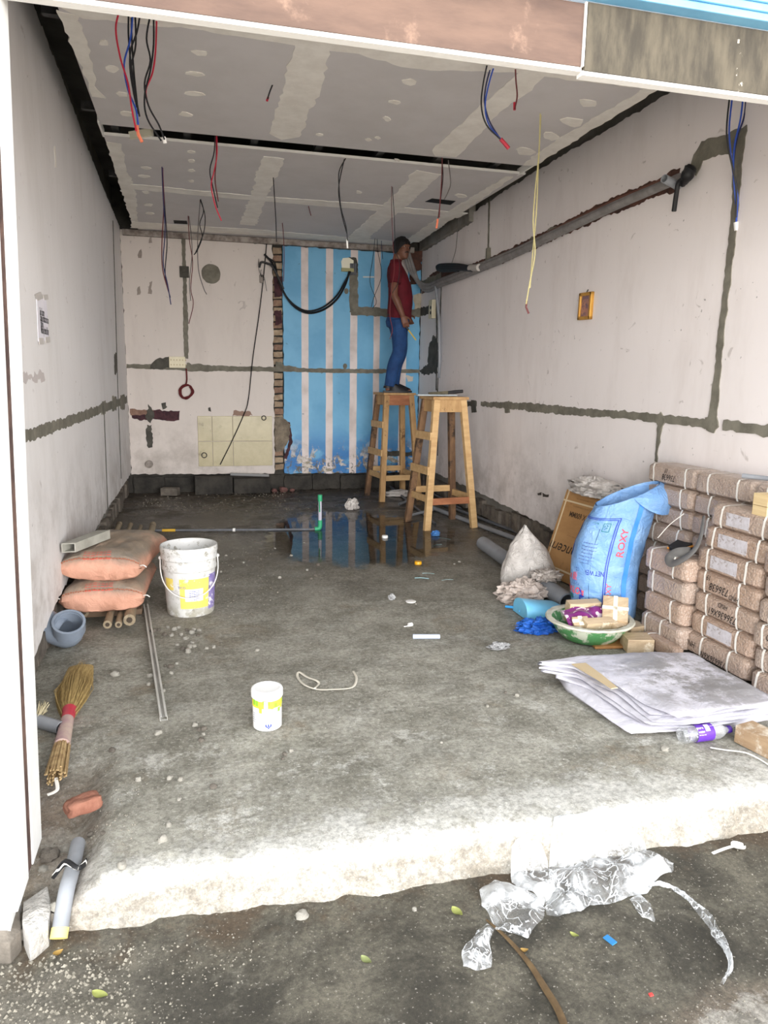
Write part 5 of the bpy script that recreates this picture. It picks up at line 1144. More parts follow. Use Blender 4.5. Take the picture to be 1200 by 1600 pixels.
# jeans
g = G().loft([((.015, 0, .87), .128, .165), ((.0, 0, .80), .135, .172), ((.0, 0, .74), .12, .165)], 24)
for s in (-1, 1):
    hip, knee, ank = Vector((.0, s*.085, .82)), Vector((.035+.02*s, s*.088, .46)), Vector((-.05+.03*s, s*.078, .07))
    chain(g, [hip, hip.lerp(knee, .5)+Vector((.012, 0, 0)), knee, knee.lerp(ank, .4)+Vector((-.02, 0, 0)), ank], [.108, .094, .076, .072, .066])
wear('jeans', g, M_JEAN, .008, 4)
g = G().loft([((.012, 0, .853), .132, .169), ((.012, 0, .886), .132, .169)], 24); wear('belt', g, mat('dark_belt', c(40, 30, 26), None, 5, .6), .007, 1)
for s in (-1, 1):
    ax_, ay = -.05+.03*s, s*.075; g = G()
    g.slab([(ax_-.075, ay-.036), (ax_+.05, ay-.04), (ax_+.15, ay-.052), (ax_+.215, ay-.03), (ax_+.222, ay+.02), (ax_+.17, ay+.052), (ax_+.05, ay+.042), (ax_-.075, ay+.036)], lambda a, b, n: Vector((a, b, n)), 0.001, .022)
    g.loft([((ax_+.085, ay+s*.008, .02), .125, .052), ((ax_+.085, ay+s*.008, .045), .115, .05), ((ax_+.065, ay+s*.008, .075), .07, .046), ((ax_+.03, ay+s*.006, .10), .045, .042)], 18)
    g.loft([((ax_-.02, ay, .05), .056, .046), ((ax_-.02, ay, .078), .052, .044)], 14)
    g.move(MR); o = bpy.data.objects.new('sandal', g.mesh('sandal', M_SHOE, True)); COL.objects.link(o); o.parent = man
# hair, brows, beard, eyes
def hd(g, name, m, smooth=True):
    g.move(MR @ HM); o = bpy.data.objects.new(name, g.mesh(name, m, smooth)); COL.objects.link(o); o.parent = man; return o
def hcap(u, v):
    a = u*2*math.pi; x, y = math.cos(a), math.sin(a); front = max(0, x); low = -.055+.105*front**1.2+.0*abs(y); z = low+(.128-low)*v
    # ring radius taken from the skull
    zz = [h[0] for h in hs]; i = max(0, min(len(hs)-2, sum(1 for q in zz if q <= z)-1)); f = min(1, (z-zz[i])/(zz[i+1]-zz[i])); rx = hs[i][2]+(hs[i+1][2]-hs[i][2])*f; ry = hs[i][3]+(hs[i+1][3]-hs[i][3])*f; xc = hs[i][1]+(hs[i+1][1]-hs[i][1])*f
    k = 1.0 if v < .98 else .3; e = .014+.006*noise.noise((a*4, v*5, 3))+.006*front*v
    return Vector((xc+x*(rx+e)*k, y*(ry+e)*k, z+.006*v))
g = G().grid(36, 14, hcap); hd(g, 'hair', M_HAIR)
g = G()
for s in (-1, 1): g.tube([(.098, s*.012, .042), (.098, s*.030, .046), (.082, s*.052, .040)], [.003, .0042, .002], 6)
hd(g, 'eyebrows', M_HAIR)
g = G().tube([(.066, -.042, -.058), (.098, -.018, -.042), (.104, 0, -.040), (.098, .018, -.042), (.066, .042, -.058)], [.003, .006, .006, .006, .003], 8); hd(g, 'moustache', M_HAIR)
M_EYEW = mat('eye_white', c(150, 138, 128), None, 5, .5)
for s in (-1, 1):
    hd(G().ball((.083, s*.030, .016), (.010, .013, .007), 10, 8), 'eye', M_EYEW)
    hd(G().ball((.091, s*.029, .016), (.004, .0055, .0055), 8, 6), 'iris', M_HAIR)
# screwdriver in his right hand
hp_ = MR @ (RWr+(fr+Vector((.05, 0, -.25))).normalized()*.105+Vector((.0, .028, -.01)))+man.location
sd = thing('screwdriver', 'yellow and black screwdriver held in the right hand of the man', 'tool', hp_); ddv = (MR.to_3x3() @ Vector((.62, -.05, -.78))).normalized()
G().tube([hp_-ddv*.05, hp_+ddv*.01, hp_+ddv*.05], [.011, .013, .011], 10).build('handle', mat('black_tool_handle', c(34, 34, 36), None, 5, .4), sd, smooth=True)
G().tube([hp_+ddv*.05, hp_+ddv*.19], [.0075, .006], 8).build('yellow_shaft', mat('yellow_shaft', c(224, 190, 70), None, 5, .4), sd, smooth=True)
# ------------------------------------------------------------------ things fixed to the walls
M_IVORY = mat('ivory_plate', c(236, 226, 196), c(222, 212, 180), 6, .4); M_BLK = mat('black_plastic', c(26, 26, 28), None, 5, .45)
M_COPP = mat('dark_red_wire', c(96, 34, 36), None, 5, .5)
# switch plate with red coil below
A, B_ = BW(264, 557), BW(290, 575); t = thing('switch_plate', 'ivory switch box plate set in the cement groove on the pale back wall', 'switch plate', (sum((A[0], B_[0]))/2, YB-.01, B_[1]))
G().box(((A[0]+B_[0])/2, YB-.015, (A[1]+B_[1])/2), (B_[0]-A[0], .03, A[1]-B_[1])).build('plate', M_IVORY, t, bevel=.004)
for i in range(6):
    for j in range(2): G().box((A[0]+.022+i*.033, YB-.031, B_[1]+.035+j*.055), (.012, .004, .016)).build('knockout', mat('knockout', c(196, 180, 140), None, 5, .5) if i+j == 0 else bpy.data.materials['knockout'], t)
pts = [PY(291, 576, YB-.02), PY(292, 592, YB-.03), PY(290, 603, YB-.03)]
cx = PY(291, 612, YB-.03); cp = [pts[0], pts[1]]+[cx+Vector((math.cos(1.6+k*.42)*(.072+.012*math.sin(k*.7)), -.004*(k % 3), math.sin(1.6+k*.42)*(.072+.014*math.cos(k*.9)))) for k in range(44)]
shape('cable_coil', 'dark red cable wound in a coil hanging below the ivory switch plate', 'cable', G().tube(curve(cp, 2), .010, 6), M_COPP, smooth=True)
q = BW(288, 425); shape('junction_box', 'dark square junction box in the vertical groove on the pale back wall', 'junction box', G().box((q[0], YB-.008, q[1]), (.105, .03, .125)).box((q[0]+.0, YB-.026, q[1]+.01), (.03, .01, .03)), M_CEMD, bevel=.006)
q = BW(408, 436); t = thing('junction_box', 'small grey open junction box trailing wires left of the brick strip', 'junction box', (q[0], YB-.02, q[1]-.05)); G().box((q[0], YB-.02, q[1]), (.04, .04, .09)).build('box', mat('grey_box', c(150, 140, 132), None, 5, .6), t, bevel=.004)
for k in range(4): G().tube(curve([(q[0], YB-.04, q[1]+.02), (q[0]+.02*(k-1.5), YB-.07, q[1]+.10-.03*k), (q[0]+.03*(k-1), YB-.05, q[1]+.22-.12*k)], 5), .003, 5).build('loose_wire', M_BLK, t)
q = BW(233, 725); shape('wall_outlet', 'small round pipe outlet low on the pale back wall', 'outlet', G().tube([(q[0], YB, q[1]), (q[0], YB-.03, q[1])], .045, 14), mat('grey_outlet', c(168, 158, 150), c(120, 112, 104), 20, .8), smooth=True)
for px, py, r_, nm in ((319, 711, .030, 'left'), (412, 653, .026, 'right')):
    q = BW(px, py); pp = [(q[0]+math.cos(a*.45)*r_, YB-.02, q[1]+math.sin(a*.45)*r_) for a in range(14)]; shape('drain_hole_ring', 'small dark ringed pipe hole in the beige tiles, %s one' % nm, 'pipe hole', G().tube(pp+[pp[0]], .007, 6), M_CEMD)
# open box with the looped black cables on the blue wall
A, B_ = BW(533, 402), BW(552, 424); t = thing('meter_box', 'open cream switch box below a dark cement arch on the blue striped wall', 'switch box', ((A[0]+B_[0])/2, YB-.03, B_[1]))
pts = [(A[0]+.01, B_[1]+.02), (B_[0], B_[1]+.02), (B_[0], A[1]-.03), ((A[0]+B_[0])/2+.02, A[1]), (A[0]+.02, A[1]-.01), (A[0], A[1]-.05)]
G().slab(pts, pl_back, -.0, .012).build('back_plate', mat('cream_box', c(250, 246, 224), None, 5, .4), t)
G().slab([(A[0], B_[1]-.01), (B_[0], B_[1]-.01), (B_[0], B_[1]+.03), (A[0], B_[1]+.03)], pl_back, 0, .035).build('sill', mat('olive_sill', c(170, 166, 120), None, 5, .5), t)
for k in range(3): a = BW(548+k*3.5, 412); b = BW(548+k*3.2, 430); G().tube([(a[0], YB-.02, a[1]), (b[0], YB-.02, b[1])], .014, 8).build('conduit_end', M_PVCD, t, smooth=True)
for k, (dx, lab) in enumerate(((0, 'outer'), (6, 'inner'))):
    P = [(413+dx, 397+dx), (425+dx*.7, 411), (434, 432+dx*.4), (444, 458), (460, 479-dx*.4), (481, 489-dx*.5), (505, 484-dx*.7), (526, 468-dx), (539, 446-dx), (546+dx*.3, 424)]
    shape('hanging_cable', 'black cable drooping across the blue stripes to the open box, %s one' % lab, 'cable', G().tube(curve([PY(x, y, YB-.05-.02*k) for x, y in P], 5), .013 if k == 0 else .010, 7), M_BLK, 'black cables on the blue wall', smooth=True)
P = [(405, 418), (408, 410), (416, 411), (425, 416), (434, 432), (443, 452)]; shape('hanging_cable', 'short black cable arching out of the brick strip at its top', 'cable', G().tube(curve([PY(x, y, YB-.09) for x, y in P], 5), .013, 7), M_BLK, 'black cables on the blue wall', smooth=True)
# thin wire slanting down to the tiles
P = [(418, 366), (412, 430), (405, 490), (395, 560), (388, 625), (380, 650), (362, 690), (344, 726)]; shape('thin_cable', 'thin black cable running down the pale back wall and across the beige tiles', 'cable', G().tube(curve([PY(x, y, YB-.03) for x, y in P], 5), .006, 5), M_BLK)
q = BW(548, 433); a, b = BW(567, 433), BW(584, 433); shape('white_clip', 'small white plastic clip on the blue striped wall beside the cement groove', 'clip', G().bar((a[0], YB-.01, a[1]), (b[0], YB-.01, b[1]), .014, .014), M_EDGE)
# ivory switch plate at the corner, right wall
A, B_ = RW(675, 470), RW(682, 497); yc = (A[0]+B_[0])/2; t = thing('switch_plate', 'ivory two hole switch plate on the right wall near the corner', 'switch plate', (XR-.02, yc, B_[1])); hh = A[1]-B_[1]
G().box((XR-.025, yc, (A[1]+B_[1])/2), (.05, .13, hh)).build('plate', M_IVORY, t, bevel=.006)
for k in (0, 1): z = B_[1]+hh*(.3+.28*k); G().tube([(XR-.046, yc-.02, z), (XR-.054, yc-.02, z)], .020, 12).build('hole', M_BLK, t)
shape('wall_conduit', 'thin grey conduit running up the right wall past the switch plate', 'conduit', G().tube([PX(681, 446, XR-.05), PX(686, 500, XR-.05), PX(687, 560, XR-.03), PX(686, 590, XR-.015)], .018, 8), M_PVC, smooth=True)
# insulated pipes in the slanting chase
M_INS = mat('grey_pipe_insulation', c(150, 146, 144), c(126, 122, 120), 9, .7, .3, 40)
for k, (off, nm) in enumerate(((-5.5, 'upper'), (0, 'middle'), (5.5, 'lower'))):
    P = [(636+off*.5, 396), (642+off*.8, 418+off*.3), (651+off*.7, 438+off), (666+off*.2, 450+off*.8), (690, 441+off*.8), (735, 424+off*.8), (800, 397+off*.7), (870, 364+off*.6), (960, 322+off*.5), (1030, 292+off*.4), (1062, 278+off*.4)]
    xs_ = [0, 0, 0, XR-.06]+[XR-.035-.012*(k == 1)]*7
    shape('insulated_pipe', 'grey insulated pipe slanting along the right wall, %s of three' % nm, 'pipe', G().tube(curve([PY(x, y, 8.86-.02*k) if i < 3 else PX(x, y, xx) for i, ((x, y), xx) in enumerate(zip(P, xs_))], 5), (.021, .023, .021)[k], 9), M_INS, 'insulated pipes on the right wall', smooth=True)
P = [(800, 392), (880, 352), (960, 314), (1040, 280)]; shape('copper_pipe', 'thin brown pipe above the grey insulated pipes on the right wall', 'pipe', G().tube([PX(x, y, XR-.02) for x, y in P], .012, 7), mat('brown_pipe', c(120, 78, 64), None, 5, .5), smooth=True)
t = thing('cable_bundle', 'black taped cable bundle looped above the insulated pipes near the corner', 'cable', PX(710, 420, XR-.08))
for k in range(3): G().tube(curve([PX(738, 418+k*2, XR-.07), PX(715, 414+k*3, XR-.08), PX(690, 414+k*3, XR-.09), PX(683, 417+k, XR-.10), PX(690, 421+k, XR-.08), PX(716, 420+k, XR-.07)], 5), .018, 7).build('cable', M_BLK, t, smooth=True)
G().tube([PX(735, 419, XR-.06), PX(749, 418, XR-.06)], .035, 10).build('sleeve', mat('pale_sleeve', c(196, 190, 184), None, 5, .5), t, smooth=True)
t = thing('cable_joint', 'black taped cable end with a hanging tail at the top of the slanting pipes', 'cable', PX(1076, 272, XR-.05))
G().tube(curve([PX(1066, 288, XR-.05), PX(1073, 276, XR-.06), PX(1078, 266, XR-.06), PX(1083, 259, XR-.05)], 4), [.02, .022, .028, .03, .036, .038, .036, .034, .036, .04, .032, .03, .016], 9).build('taped_end', M_BLK, t, smooth=True)
G().tube(curve([PX(1070, 280, XR-.07), PX(1061, 284, XR-.08), PX(1057, 302, XR-.07), PX(1053, 330, XR-.05)], 5), .014, 7).build('tail', M_BLK, t, smooth=True)
pipe('conduit_stub', 'short grey conduit stub poking out of the slanting pipes by the black taped end', [PX(1038, 279, XR-.16), PX(1060, 291, XR-.03)], .024, M_PVC)
shape('conduit_riser', 'small grey conduit box stub below the short riser groove on the right wall', 'conduit', G().bar(PX(764, 388, XR-.01), PX(763, 408, XR-.02), .05, .04), M_CEM, bevel=.004)
# framed picture
Q = [RW(909.5, 459), RW(929, 455), RW(927, 498), RW(908, 501)]; zc = sum(q[1] for q in Q)/4; y0, y1 = Q[1][0], Q[0][0]; hgt = ((Q[0][1]-Q[3][1])+(Q[1][1]-Q[2][1]))/2; yc = (y0+y1)/2; wd = y1-y0
t = thing('picture_frame', 'small gold framed print hanging on the right wall', 'picture', (XR-.005, yc, zc-hgt/2)); M_GOLD = mat('gold_frame', c(210, 160, 74), c(186, 132, 52), 10, .4, metal=.3)
TL = Matrix.Translation((XR-.014, yc, zc)) @ Matrix.Rotation(.03, 4, 'X')
for (a, b, c_, d_) in ((0, hgt/2-.012, wd, .024), (0, -hgt/2+.012, wd, .024), (wd/2-.012, 0, .024, hgt), (-wd/2+.012, 0, .024, hgt)): G().box((0, a, b), (.026, c_, d_)).move(TL).build('frame_bar', M_GOLD, t, bevel=.004)
k = NT('faded_print'); k.set('Roughness', .25); k.set('Base Color', k.mix(k.mr(k.noise(22, 3, .6), .42, .58), c(182, 128, 110), c(122, 96, 104))); G().box((.004, 0, 0), (.008, wd-.04, hgt-.04)).move(TL).build('print', k.m, t)
G().tube([TL @ Vector((-.0, .0, hgt/2)), TL @ Vector((.01, .0, hgt/2+.02))], .004, 5).build('hook', M_BLK, t)
# paper notice, left wall
Q = [LW(56, 466), LW(71, 465), LW(76, 533), LW(59, 534)]; t = thing('paper_notice', 'white paper notice with faint lines taped on the left wall', 'notice', (XL+.003, Q[0][0], Q[2][1]))
G().slab(wob(Q, .006, .06), pl_left, .001, .004).build('sheet', mat('white_paper', c(236, 232, 238), c(224, 220, 228), 6, .7), t)
M_TP = mat('yellowed_tape', c(202, 196, 190), None, 5, .4)
for p in (((53, 460), (62, 456), (66, 466), (57, 470)), ((66, 461), (73, 460), (74, 468), (67, 469)), ((59, 528), (66, 528), (67, 538), (60, 538)), ((69, 527), (76, 526), (77, 535), (70, 536))): G().slab([LW(*q) for q in p], pl_left, .003, .006).build('tape', M_TP, t)
ya, yb = Q[0][0], Q[1][0]; ztop, zbot = Q[0][1], Q[3][1]
gg = G()
for k, (s, w_) in enumerate((('Dear Customer', .8), ('Please contact our shop', 1), ('Thank you', .7), ('Monday closed all day', 1))): text(s, lambda u, v, k=k: pl_left(ya+.05+u, ztop-(ztop-zbot)*(.28+.14*k)+v, .005), .055, .42*w_, 0, gg, align='LEFT', bold=.02)
gg.build('printed_lines', M_INK, t)

# ------------------------------------------------------------------ wires hanging out of the ceiling
W_ = {'k': mat('black_wire', c(34, 34, 38), None, 5, .5), 'r': mat('red_wire', c(196, 40, 66), None, 5, .45), 'b': mat('blue_wire', c(46, 84, 186), None, 5, .45), 'n': mat('navy_wire', c(40, 44, 88), None, 5, .5), 'y': mat('cream_wire', c(206, 196, 140), None, 5, .5), 'o': mat('bare_orange_end', c(232, 128, 96), None, 5, .5), 'w': mat('white_connector', c(240, 238, 234), None, 5, .5), 'd': mat('dark_red_brown_wire', c(104, 44, 46), None, 5, .5), 'g': mat('grey_thin_wire', c(106, 100, 98), None, 5, .5)}
def wires(label, y, strands, ends=(), r=.0042, grp='wires hanging from the ceiling'):
    p0 = PY(strands[0][1][0][0], strands[0][1][0][1], y); t = thing('hanging_wire', label, 'wire', p0, grp)
    for i, (col, P) in enumerate(strands):
        P3 = [PY(x, y_, y+.012*((i*37) % 5-2)) for x, y_ in P]
        if y == 5.52: P3[0].z = ZC+.13
        if P3[0].z < ZC and P3[0].z > ZC-.35: P3[0].z = ZC
        G().tube(curve(P3, 5), r, 5).build('strand', W_[col], t, smooth=True)
    for col, P, rr in ends: G().tube([PY(x, y_, y) for x, y_ in P], rr, 6).build('wire_end', W_[col], t, smooth=True)
    return t
def ycl(px, py): return CE(px, py)[1]
wires('bundle of red, blue and black wires hanging at the front left of the ceiling', 3.80, [('r', [(188, 12), (181, 45), (188, 90), (200, 130), (206, 170), (213, 205)]), ('k', [(201, 14), (201, 60), (206, 110), (212, 150), (218, 182)]), ('k', [(205, 14), (206, 60), (209, 110), (213, 150), (216, 178)]), ('b', [(208, 14), (204, 60), (194, 100), (200, 140), (212, 170), (216, 195)]), ('k', [(211, 14), (212, 70), (205, 105), (208, 140), (214, 168)]), ('k', [(220, 16), (214, 50), (204, 80), (204, 115), (212, 160)])], [('o', [(214, 196), (216, 210), (222, 222)], .008)])
wires('bundle of two black and one red wire with white tip beside the front left bundle', 3.80, [('k', [(236, 18), (229, 60), (235, 95), (226, 130), (232, 165), (248, 195), (257, 218)]), ('k', [(240, 18), (240, 70), (235, 110), (226, 150), (230, 185), (252, 220)]), ('r', [(245, 18), (243, 80), (238, 115), (228, 140), (230, 160)])], [('w', [(256, 214), (258, 224)], .009)])
wires('blue and dark wires with a red tip hanging at the front right of the ceiling', 3.85, [('k', [(763, 92), (755, 130), (752, 165), (760, 195), (782, 218)]), ('b', [(775, 94), (764, 130), (758, 165), (764, 195), (785, 220)]), ('n', [(770, 94), (760, 130), (757, 160), (765, 190), (780, 215)])], [('r', [(782, 217), (790, 226), (795, 232)], .010)])
wires('short dark red wire hanging right of the blue front wires', 3.85, [('d', [(805, 97), (806, 125), (808, 150), (804, 171)])], [('r', [(804, 160), (804, 172)], .007)])
y_ = ycl(844, 180); wires('long cream wire hanging from the front ceiling panel', y_, [('y', [(844, 180), (842, 240), (836, 300), (833, 350), (836, 395), (828, 440), (822, 475)]), ('y', [(845, 180), (841, 260), (838, 330), (832, 400), (828, 450)])], [('d', [(823, 470), (822, 480), (826, 490)], .006)])
wires('blue and black wires with white connector hanging at the right wall near the street', 3.45, [('k', [(1143, 142), (1136, 190), (1138, 230), (1150, 290), (1150, 340)]), ('b', [(1147, 142), (1140, 190), (1141, 230), (1147, 280), (1153, 310), (1150, 350)]), ('n', [(1163, 144), (1164, 175), (1152, 215), (1146, 260), (1152, 300), (1152, 345)]), ('b', [(1161, 144), (1158, 180), (1148, 225), (1146, 270), (1150, 320)])], [('w', [(1150, 347), (1151, 360)], .012)], r=.0045)
y_ = ycl(253, 262); wires('navy and dark red wires hanging over the pale back wall, leftmost of the rear ones', y_, [('n', [(253, 258), (255, 310), (258, 360), (255, 410), (262, 445), (267, 476)]), ('d', [(254, 258), (256, 320), (253, 380), (254, 420), (263, 455)]), ('k', [(253, 258), (258, 330), (261, 380), (258, 430), (266, 465)])])
y_ = ycl(294, 338); wires('thin dark red wire hanging in front of the vertical groove on the back wall', y_, [('d', [(294, 336), (296, 375), (301, 410), (298, 450), (302, 475), (295, 506)]), ('g', [(295, 336), (299, 370), (300, 400), (296, 440), (298, 470)])])
y_ = ycl(312, 312); wires('black looped wires with a thin tail hanging left of the round cement patch', y_, [('k', [(313, 310), (318, 330), (312, 350), (316, 370), (308, 392), (303, 398)]), ('k', [(312, 310), (320, 335), (319, 360), (312, 380), (305, 396)]), ('g', [(313, 310), (309, 370), (310, 420), (318, 450), (323, 460)])])
wires('red and black wires hanging out of the ceiling slot', 5.52, [('r', [(338, 212), (339, 240), (334, 270), (330, 290), (336, 320), (346, 345)]), ('k', [(336, 212), (335, 235), (328, 265), (332, 290), (340, 325)]), ('d', [(337, 212), (338, 245), (336, 280), (341, 315)])])
y_ = ycl(428, 278); wires('single black wire hanging left of the blue stripes', y_, [('k', [(427, 277), (429, 310), (431, 345), (432, 378)])])
y_ = ycl(441, 349); wires('thin dark wire at the top of the brick strip', y_, [('d', [(441, 347), (443, 370), (444, 400), (443, 440)])])
wires('black wire with a white tip hanging in a curve before the blue stripes', 5.66, [('k', [(540, 252), (530, 268), (530, 295), (533, 325), (541, 355), (543, 376)]), ('k', [(538, 256), (532, 275), (529, 300), (534, 335), (542, 365)])], [('w', [(542, 374), (543, 388)], .007)])
y_ = ycl(612, 292); wires('orange and black wires hanging in front of the man', y_, [('d', [(612, 290), (612, 330), (614, 380), (616, 420), (612, 450), (609, 490), (613, 515), (609, 530)]), ('k', [(613, 290), (616, 340), (618, 390), (624, 410), (622, 440), (613, 458)])], r=.003)
y_ = ycl(690, 248); wires('dark wires with an orange tip hanging from the rear ceiling panel at the right', y_, [('d', [(691, 244), (690, 280), (688, 310), (686, 340)]), ('k', [(690, 244), (692, 275), (689, 305), (684, 345)]), ('g', [(700, 264), (704, 285), (700, 300), (694, 312)])], [('o', [(684, 342), (682, 357)], .008)])
y_ = ycl(420, 135); wires('tiny red tipped wire stub poking out of the front ceiling panel', y_, [('k', [(426, 132), (421, 145), (418, 155)])], [('r', [(419, 152), (417, 158)], .007)])
y_ = ycl(484, 323); wires('tiny wire stub poking out of the rear ceiling panel', y_, [('d', [(482, 322), (484, 330), (486, 337)])])
wires('thin grey wire hanging close to the right wall from the rear ceiling edge', 7.3, [('g', [(717, 336), (715, 360), (712, 390), (706, 411)])])
wires('thin black wires hanging in loops before the blue stripes left of the man', 8.6, [('k', [(588, 352), (583, 400), (578, 440), (588, 470), (582, 482)]), ('k', [(589, 352), (590, 390), (596, 430), (584, 465), (580, 480)])], r=.0036)
wires('thin dark wire hanging from the rear ceiling edge left of the man', 8.7, [('n', [(597, 355), (596, 380), (598, 405)])], r=.0036)
# ------------------------------------------------------------------ back of the shop: rubble, pipes, scraps
M_RUB = mat('grey_rubble', c(128, 120, 110), c(94, 88, 80), 12, .9, .6, 30); M_CONC = mat('pale_pebble', c(150, 144, 131), c(112, 107, 96), 14, .85, .4, 40)
q = FL(266, 776); shape('broken_block', 'broken pale block lying in rubble at the left back corner', 'block', G().box((q.x, q.y+.08, .05), (.20, .12, .09), Matrix.Rotation(-.3, 3, 'Z')), M_RUB, bevel=.012)
q = FL(390, 744); shape('conduit_offcut', 'short pale conduit lying on the dark blocks below the beige tiles', 'pipe', G().tube([PY(360, 741, YB-.10), PY(420, 743, YB-.10)], .018, 8), mat('pale_conduit', c(150, 150, 150), None, 5, .5), smooth=True)
G_ = PY(330, 748, YB-.08); 
def ledge(px0, px1, top, nm, dy=.16):
    a, b = BW(px0, top)[0], BW(px1, top)[0]; z = BW(px0, top)[1]
    return shape('concrete_block', nm, 'block', G().box(((a+b)/2, YB-.06-dy/2+.03, z/2+.0), (b-a, dy, z)), M_DARK, 'dark blocks along the back wall', bevel=.008)
ledge(304, 362, 743, 'dark damp block below the beige tiles, left of two'); ledge(364, 420, 745, 'dark damp block below the beige tiles, right of two')
rs = random.Random(4)
for i, (px, py, s) in enumerate(((433, 738, .05), (440, 745, .04), (428, 750, .035), (446, 738, .03), (424, 744, .03))):
    q = FL(px, py+18); shape('brick_rubble', 'reddish rubble lump at the foot of the brick strip', 'rubble', rock((s, s*.9, s*.7), i+30).move(Matrix.Translation((q.x, min(q.y, YB-.12), s*.6))), mat('reddish_rubble', c(128, 90, 84), c(92, 66, 62), 12, .9) if i == 0 else bpy.data.materials['reddish_rubble'], 'rubble at the foot of the brick strip', smooth=True)
# green tipped pipe and the conduit it meets
fp = FL(500, 829); t = thing('pipe_riser', 'upright pipe with green tape at both ends standing in the wet floor', 'pipe', (fp.x, fp.y, 0)); M_GREEN = mat('green_tape', c(60, 170, 120), c(44, 150, 104), 9, .45); M_PIPEW = mat('pale_lilac_pipe', c(186, 184, 196), None, 5, .4)
G().tube([fp+Vector((0, 0, .06)), PY(500, 776, fp.y)], .017, 12).build('pipe', M_PIPEW, t, smooth=True)
G().tube(curve([fp+Vector((-.05, -.0, .018)), fp+Vector((-.012, 0, .02)), fp+Vector((0, 0, .045)), fp+Vector((0, 0, .10))], 4), .021, 12).build('green_elbow', M_GREEN, t, smooth=True)
G().tube([PY(500, 783, fp.y), PY(500, 773, fp.y)], .021, 12).build('green_tip', M_GREEN, t, smooth=True)
G().tube([PY(499, 783, fp.y-.02), PY(499.5, 800, fp.y-.016)], .006, 6).build('tape_run', M_GREEN, t)
a = FL(238, 831); e = fp+Vector((-.05, 0, .013)); t = thing('floor_conduit', 'long thin grey conduit across the floor from the poles to the green pipe', 'conduit', ((a.x+e.x)/2, (a.y+e.y)/2, 0))
G().tube([Vector((a.x, a.y, .013)), e], .011, 8).build('conduit', M_PVCD, t, smooth=True); pt = lambda f: Vector((a.x, a.y, .013)).lerp(e, f)
G().tube([pt(.06), pt(.14)], .013, 8).build('yellow_section', mat('yellow_section', c(220, 176, 60), None, 5, .5), t, smooth=True); G().tube([pt(.49), pt(.505)], .017, 8).build('joint', M_EDGE, t, smooth=True)
# scraps, each lying on the floor
def scrap(name, label, cat, px, py, r, m, seed, amp=.45, grp=None, rz=0., z=0.):
    q = FL(px, py); return shape(name, label, cat, crumple((q.x, q.y+r[1]*.6, r[2]*.75+z), r, amp, seed, 20, 12, flat_z=.003+z), m, grp, smooth=True)
scrap('paper_bag', 'crumpled white paper bag beside the puddle, behind the green pipe', 'paper', 551, 797, (.065, .05, .065), M_BAGW, 31)
scrap('plastic_sheet', 'white crumpled plastic under the far stool', 'plastic', 625, 776, (.16, .08, .04), M_BAGW, 37)
M_FILM = bagmat('clear_film_scrap', c(226, 226, 226), c(206, 206, 206), .2, .45)
scrap('blue_wrapper', 'blue crumpled plastic scrap in front of the near stool', 'wrapper', 681, 838, (.035, .025, .028), bagmat('blue_scrap', c(60, 120, 196), c(100, 160, 220)), 41)
scrap('clear_wrapper', 'clear crumpled wrapper on the floor before the basin', 'wrapper', 782, 1015, (.05, .025, .016), M_FILM, 44, .6)
scrap('clear_wrapper', 'small twisted clear wrapper left of the oval lid', 'wrapper', 613, 938, (.018, .018, .02), M_FILM, 47, .6)
def cap(label, px, py, r, h, m, ring=False):
    q = FL(px, py); pr = [(0, 0), (r, 0), (r, h*.8), (r*.92, h), (0, h)] if not ring else [(r*.75, 0), (r, 0), (r, h), (r*.75, h), (r*.75, 0)]
    return shape('bottle_cap', label, 'cap', G().lathe(pr, 22, 0, (q.x, q.y+r*.5, .003)), m, smooth=True)
cap('white bottle cap lying in the puddle', 602, 842, .027, .026, M_EDGE); cap('yellow bottle cap on the damp floor', 654, 883, .028, .024, mat('amber_cap', c(226, 166, 34), None, 5, .4)); cap('flat white ring lid on the damp floor right of the yellow cap', 696, 881, .032, .006, M_EDGE); cap('flat pale oval lid on the floor below the yellow cap', 643, 942, .033, .005, M_EDGE)
q = FL(639, 980); shape('plastic_plug', 'small white plastic wall plug above the pale conduit piece', 'plug', G().tube([(q.x-.03, q.y, .006), (q.x, q.y+.005, .006)], .003, 5).tube([(q.x-.002, q.y+.005, .012), (q.x+.022, q.y+.012, .012)], .011, 8), M_EDGE)
a, b = FL(645, 999), FL(687, 999); pipe('conduit_offcut', 'short pale grey conduit piece lying crosswise on the open floor', [(a.x, a.y, .0165), (b.x, b.y, .0165)], .0135, mat('pale_blue_grey_conduit', c(186, 194, 206), c(168, 176, 190), 6, .35))
P = [(552, 1049), (557, 1060), (550, 1074), (520, 1077), (496, 1077), (476, 1070), (465, 1058), (467, 1050), (480, 1058), (494, 1063), (498, 1068), (492, 1075)]
shape('packing_strap', 'loop of pale packing strap on the open floor above the white tub', 'strap', G().tube(curve([FL(x, y, .005+.004*(i % 2)) for i, (x, y) in enumerate(P)], 5), .006, 6, flat=.35), mat('pale_dirty_strap', c(206, 200, 186), None, 5, .6), smooth=True)
for i, (x0, y0, x1, y1) in enumerate(((648, 903, 670, 904), (660, 896, 679, 897), (690, 907, 708, 906), (676, 853, 690, 851), (684, 840, 704, 843))):
    a, b = FL(x0, y0, .005), FL(x1, y1, .005); shape('plastic_thread', 'thin pale plastic thread on the damp floor near the caps', 'thread', G().tube([a, a.lerp(b, .5)+Vector((0, .015, 0)), b], .0028, 5), mat('teal_thread', c(150, 186, 190), None, 5, .5) if i == 0 else bpy.data.materials['teal_thread'], 'thin threads on the damp floor')
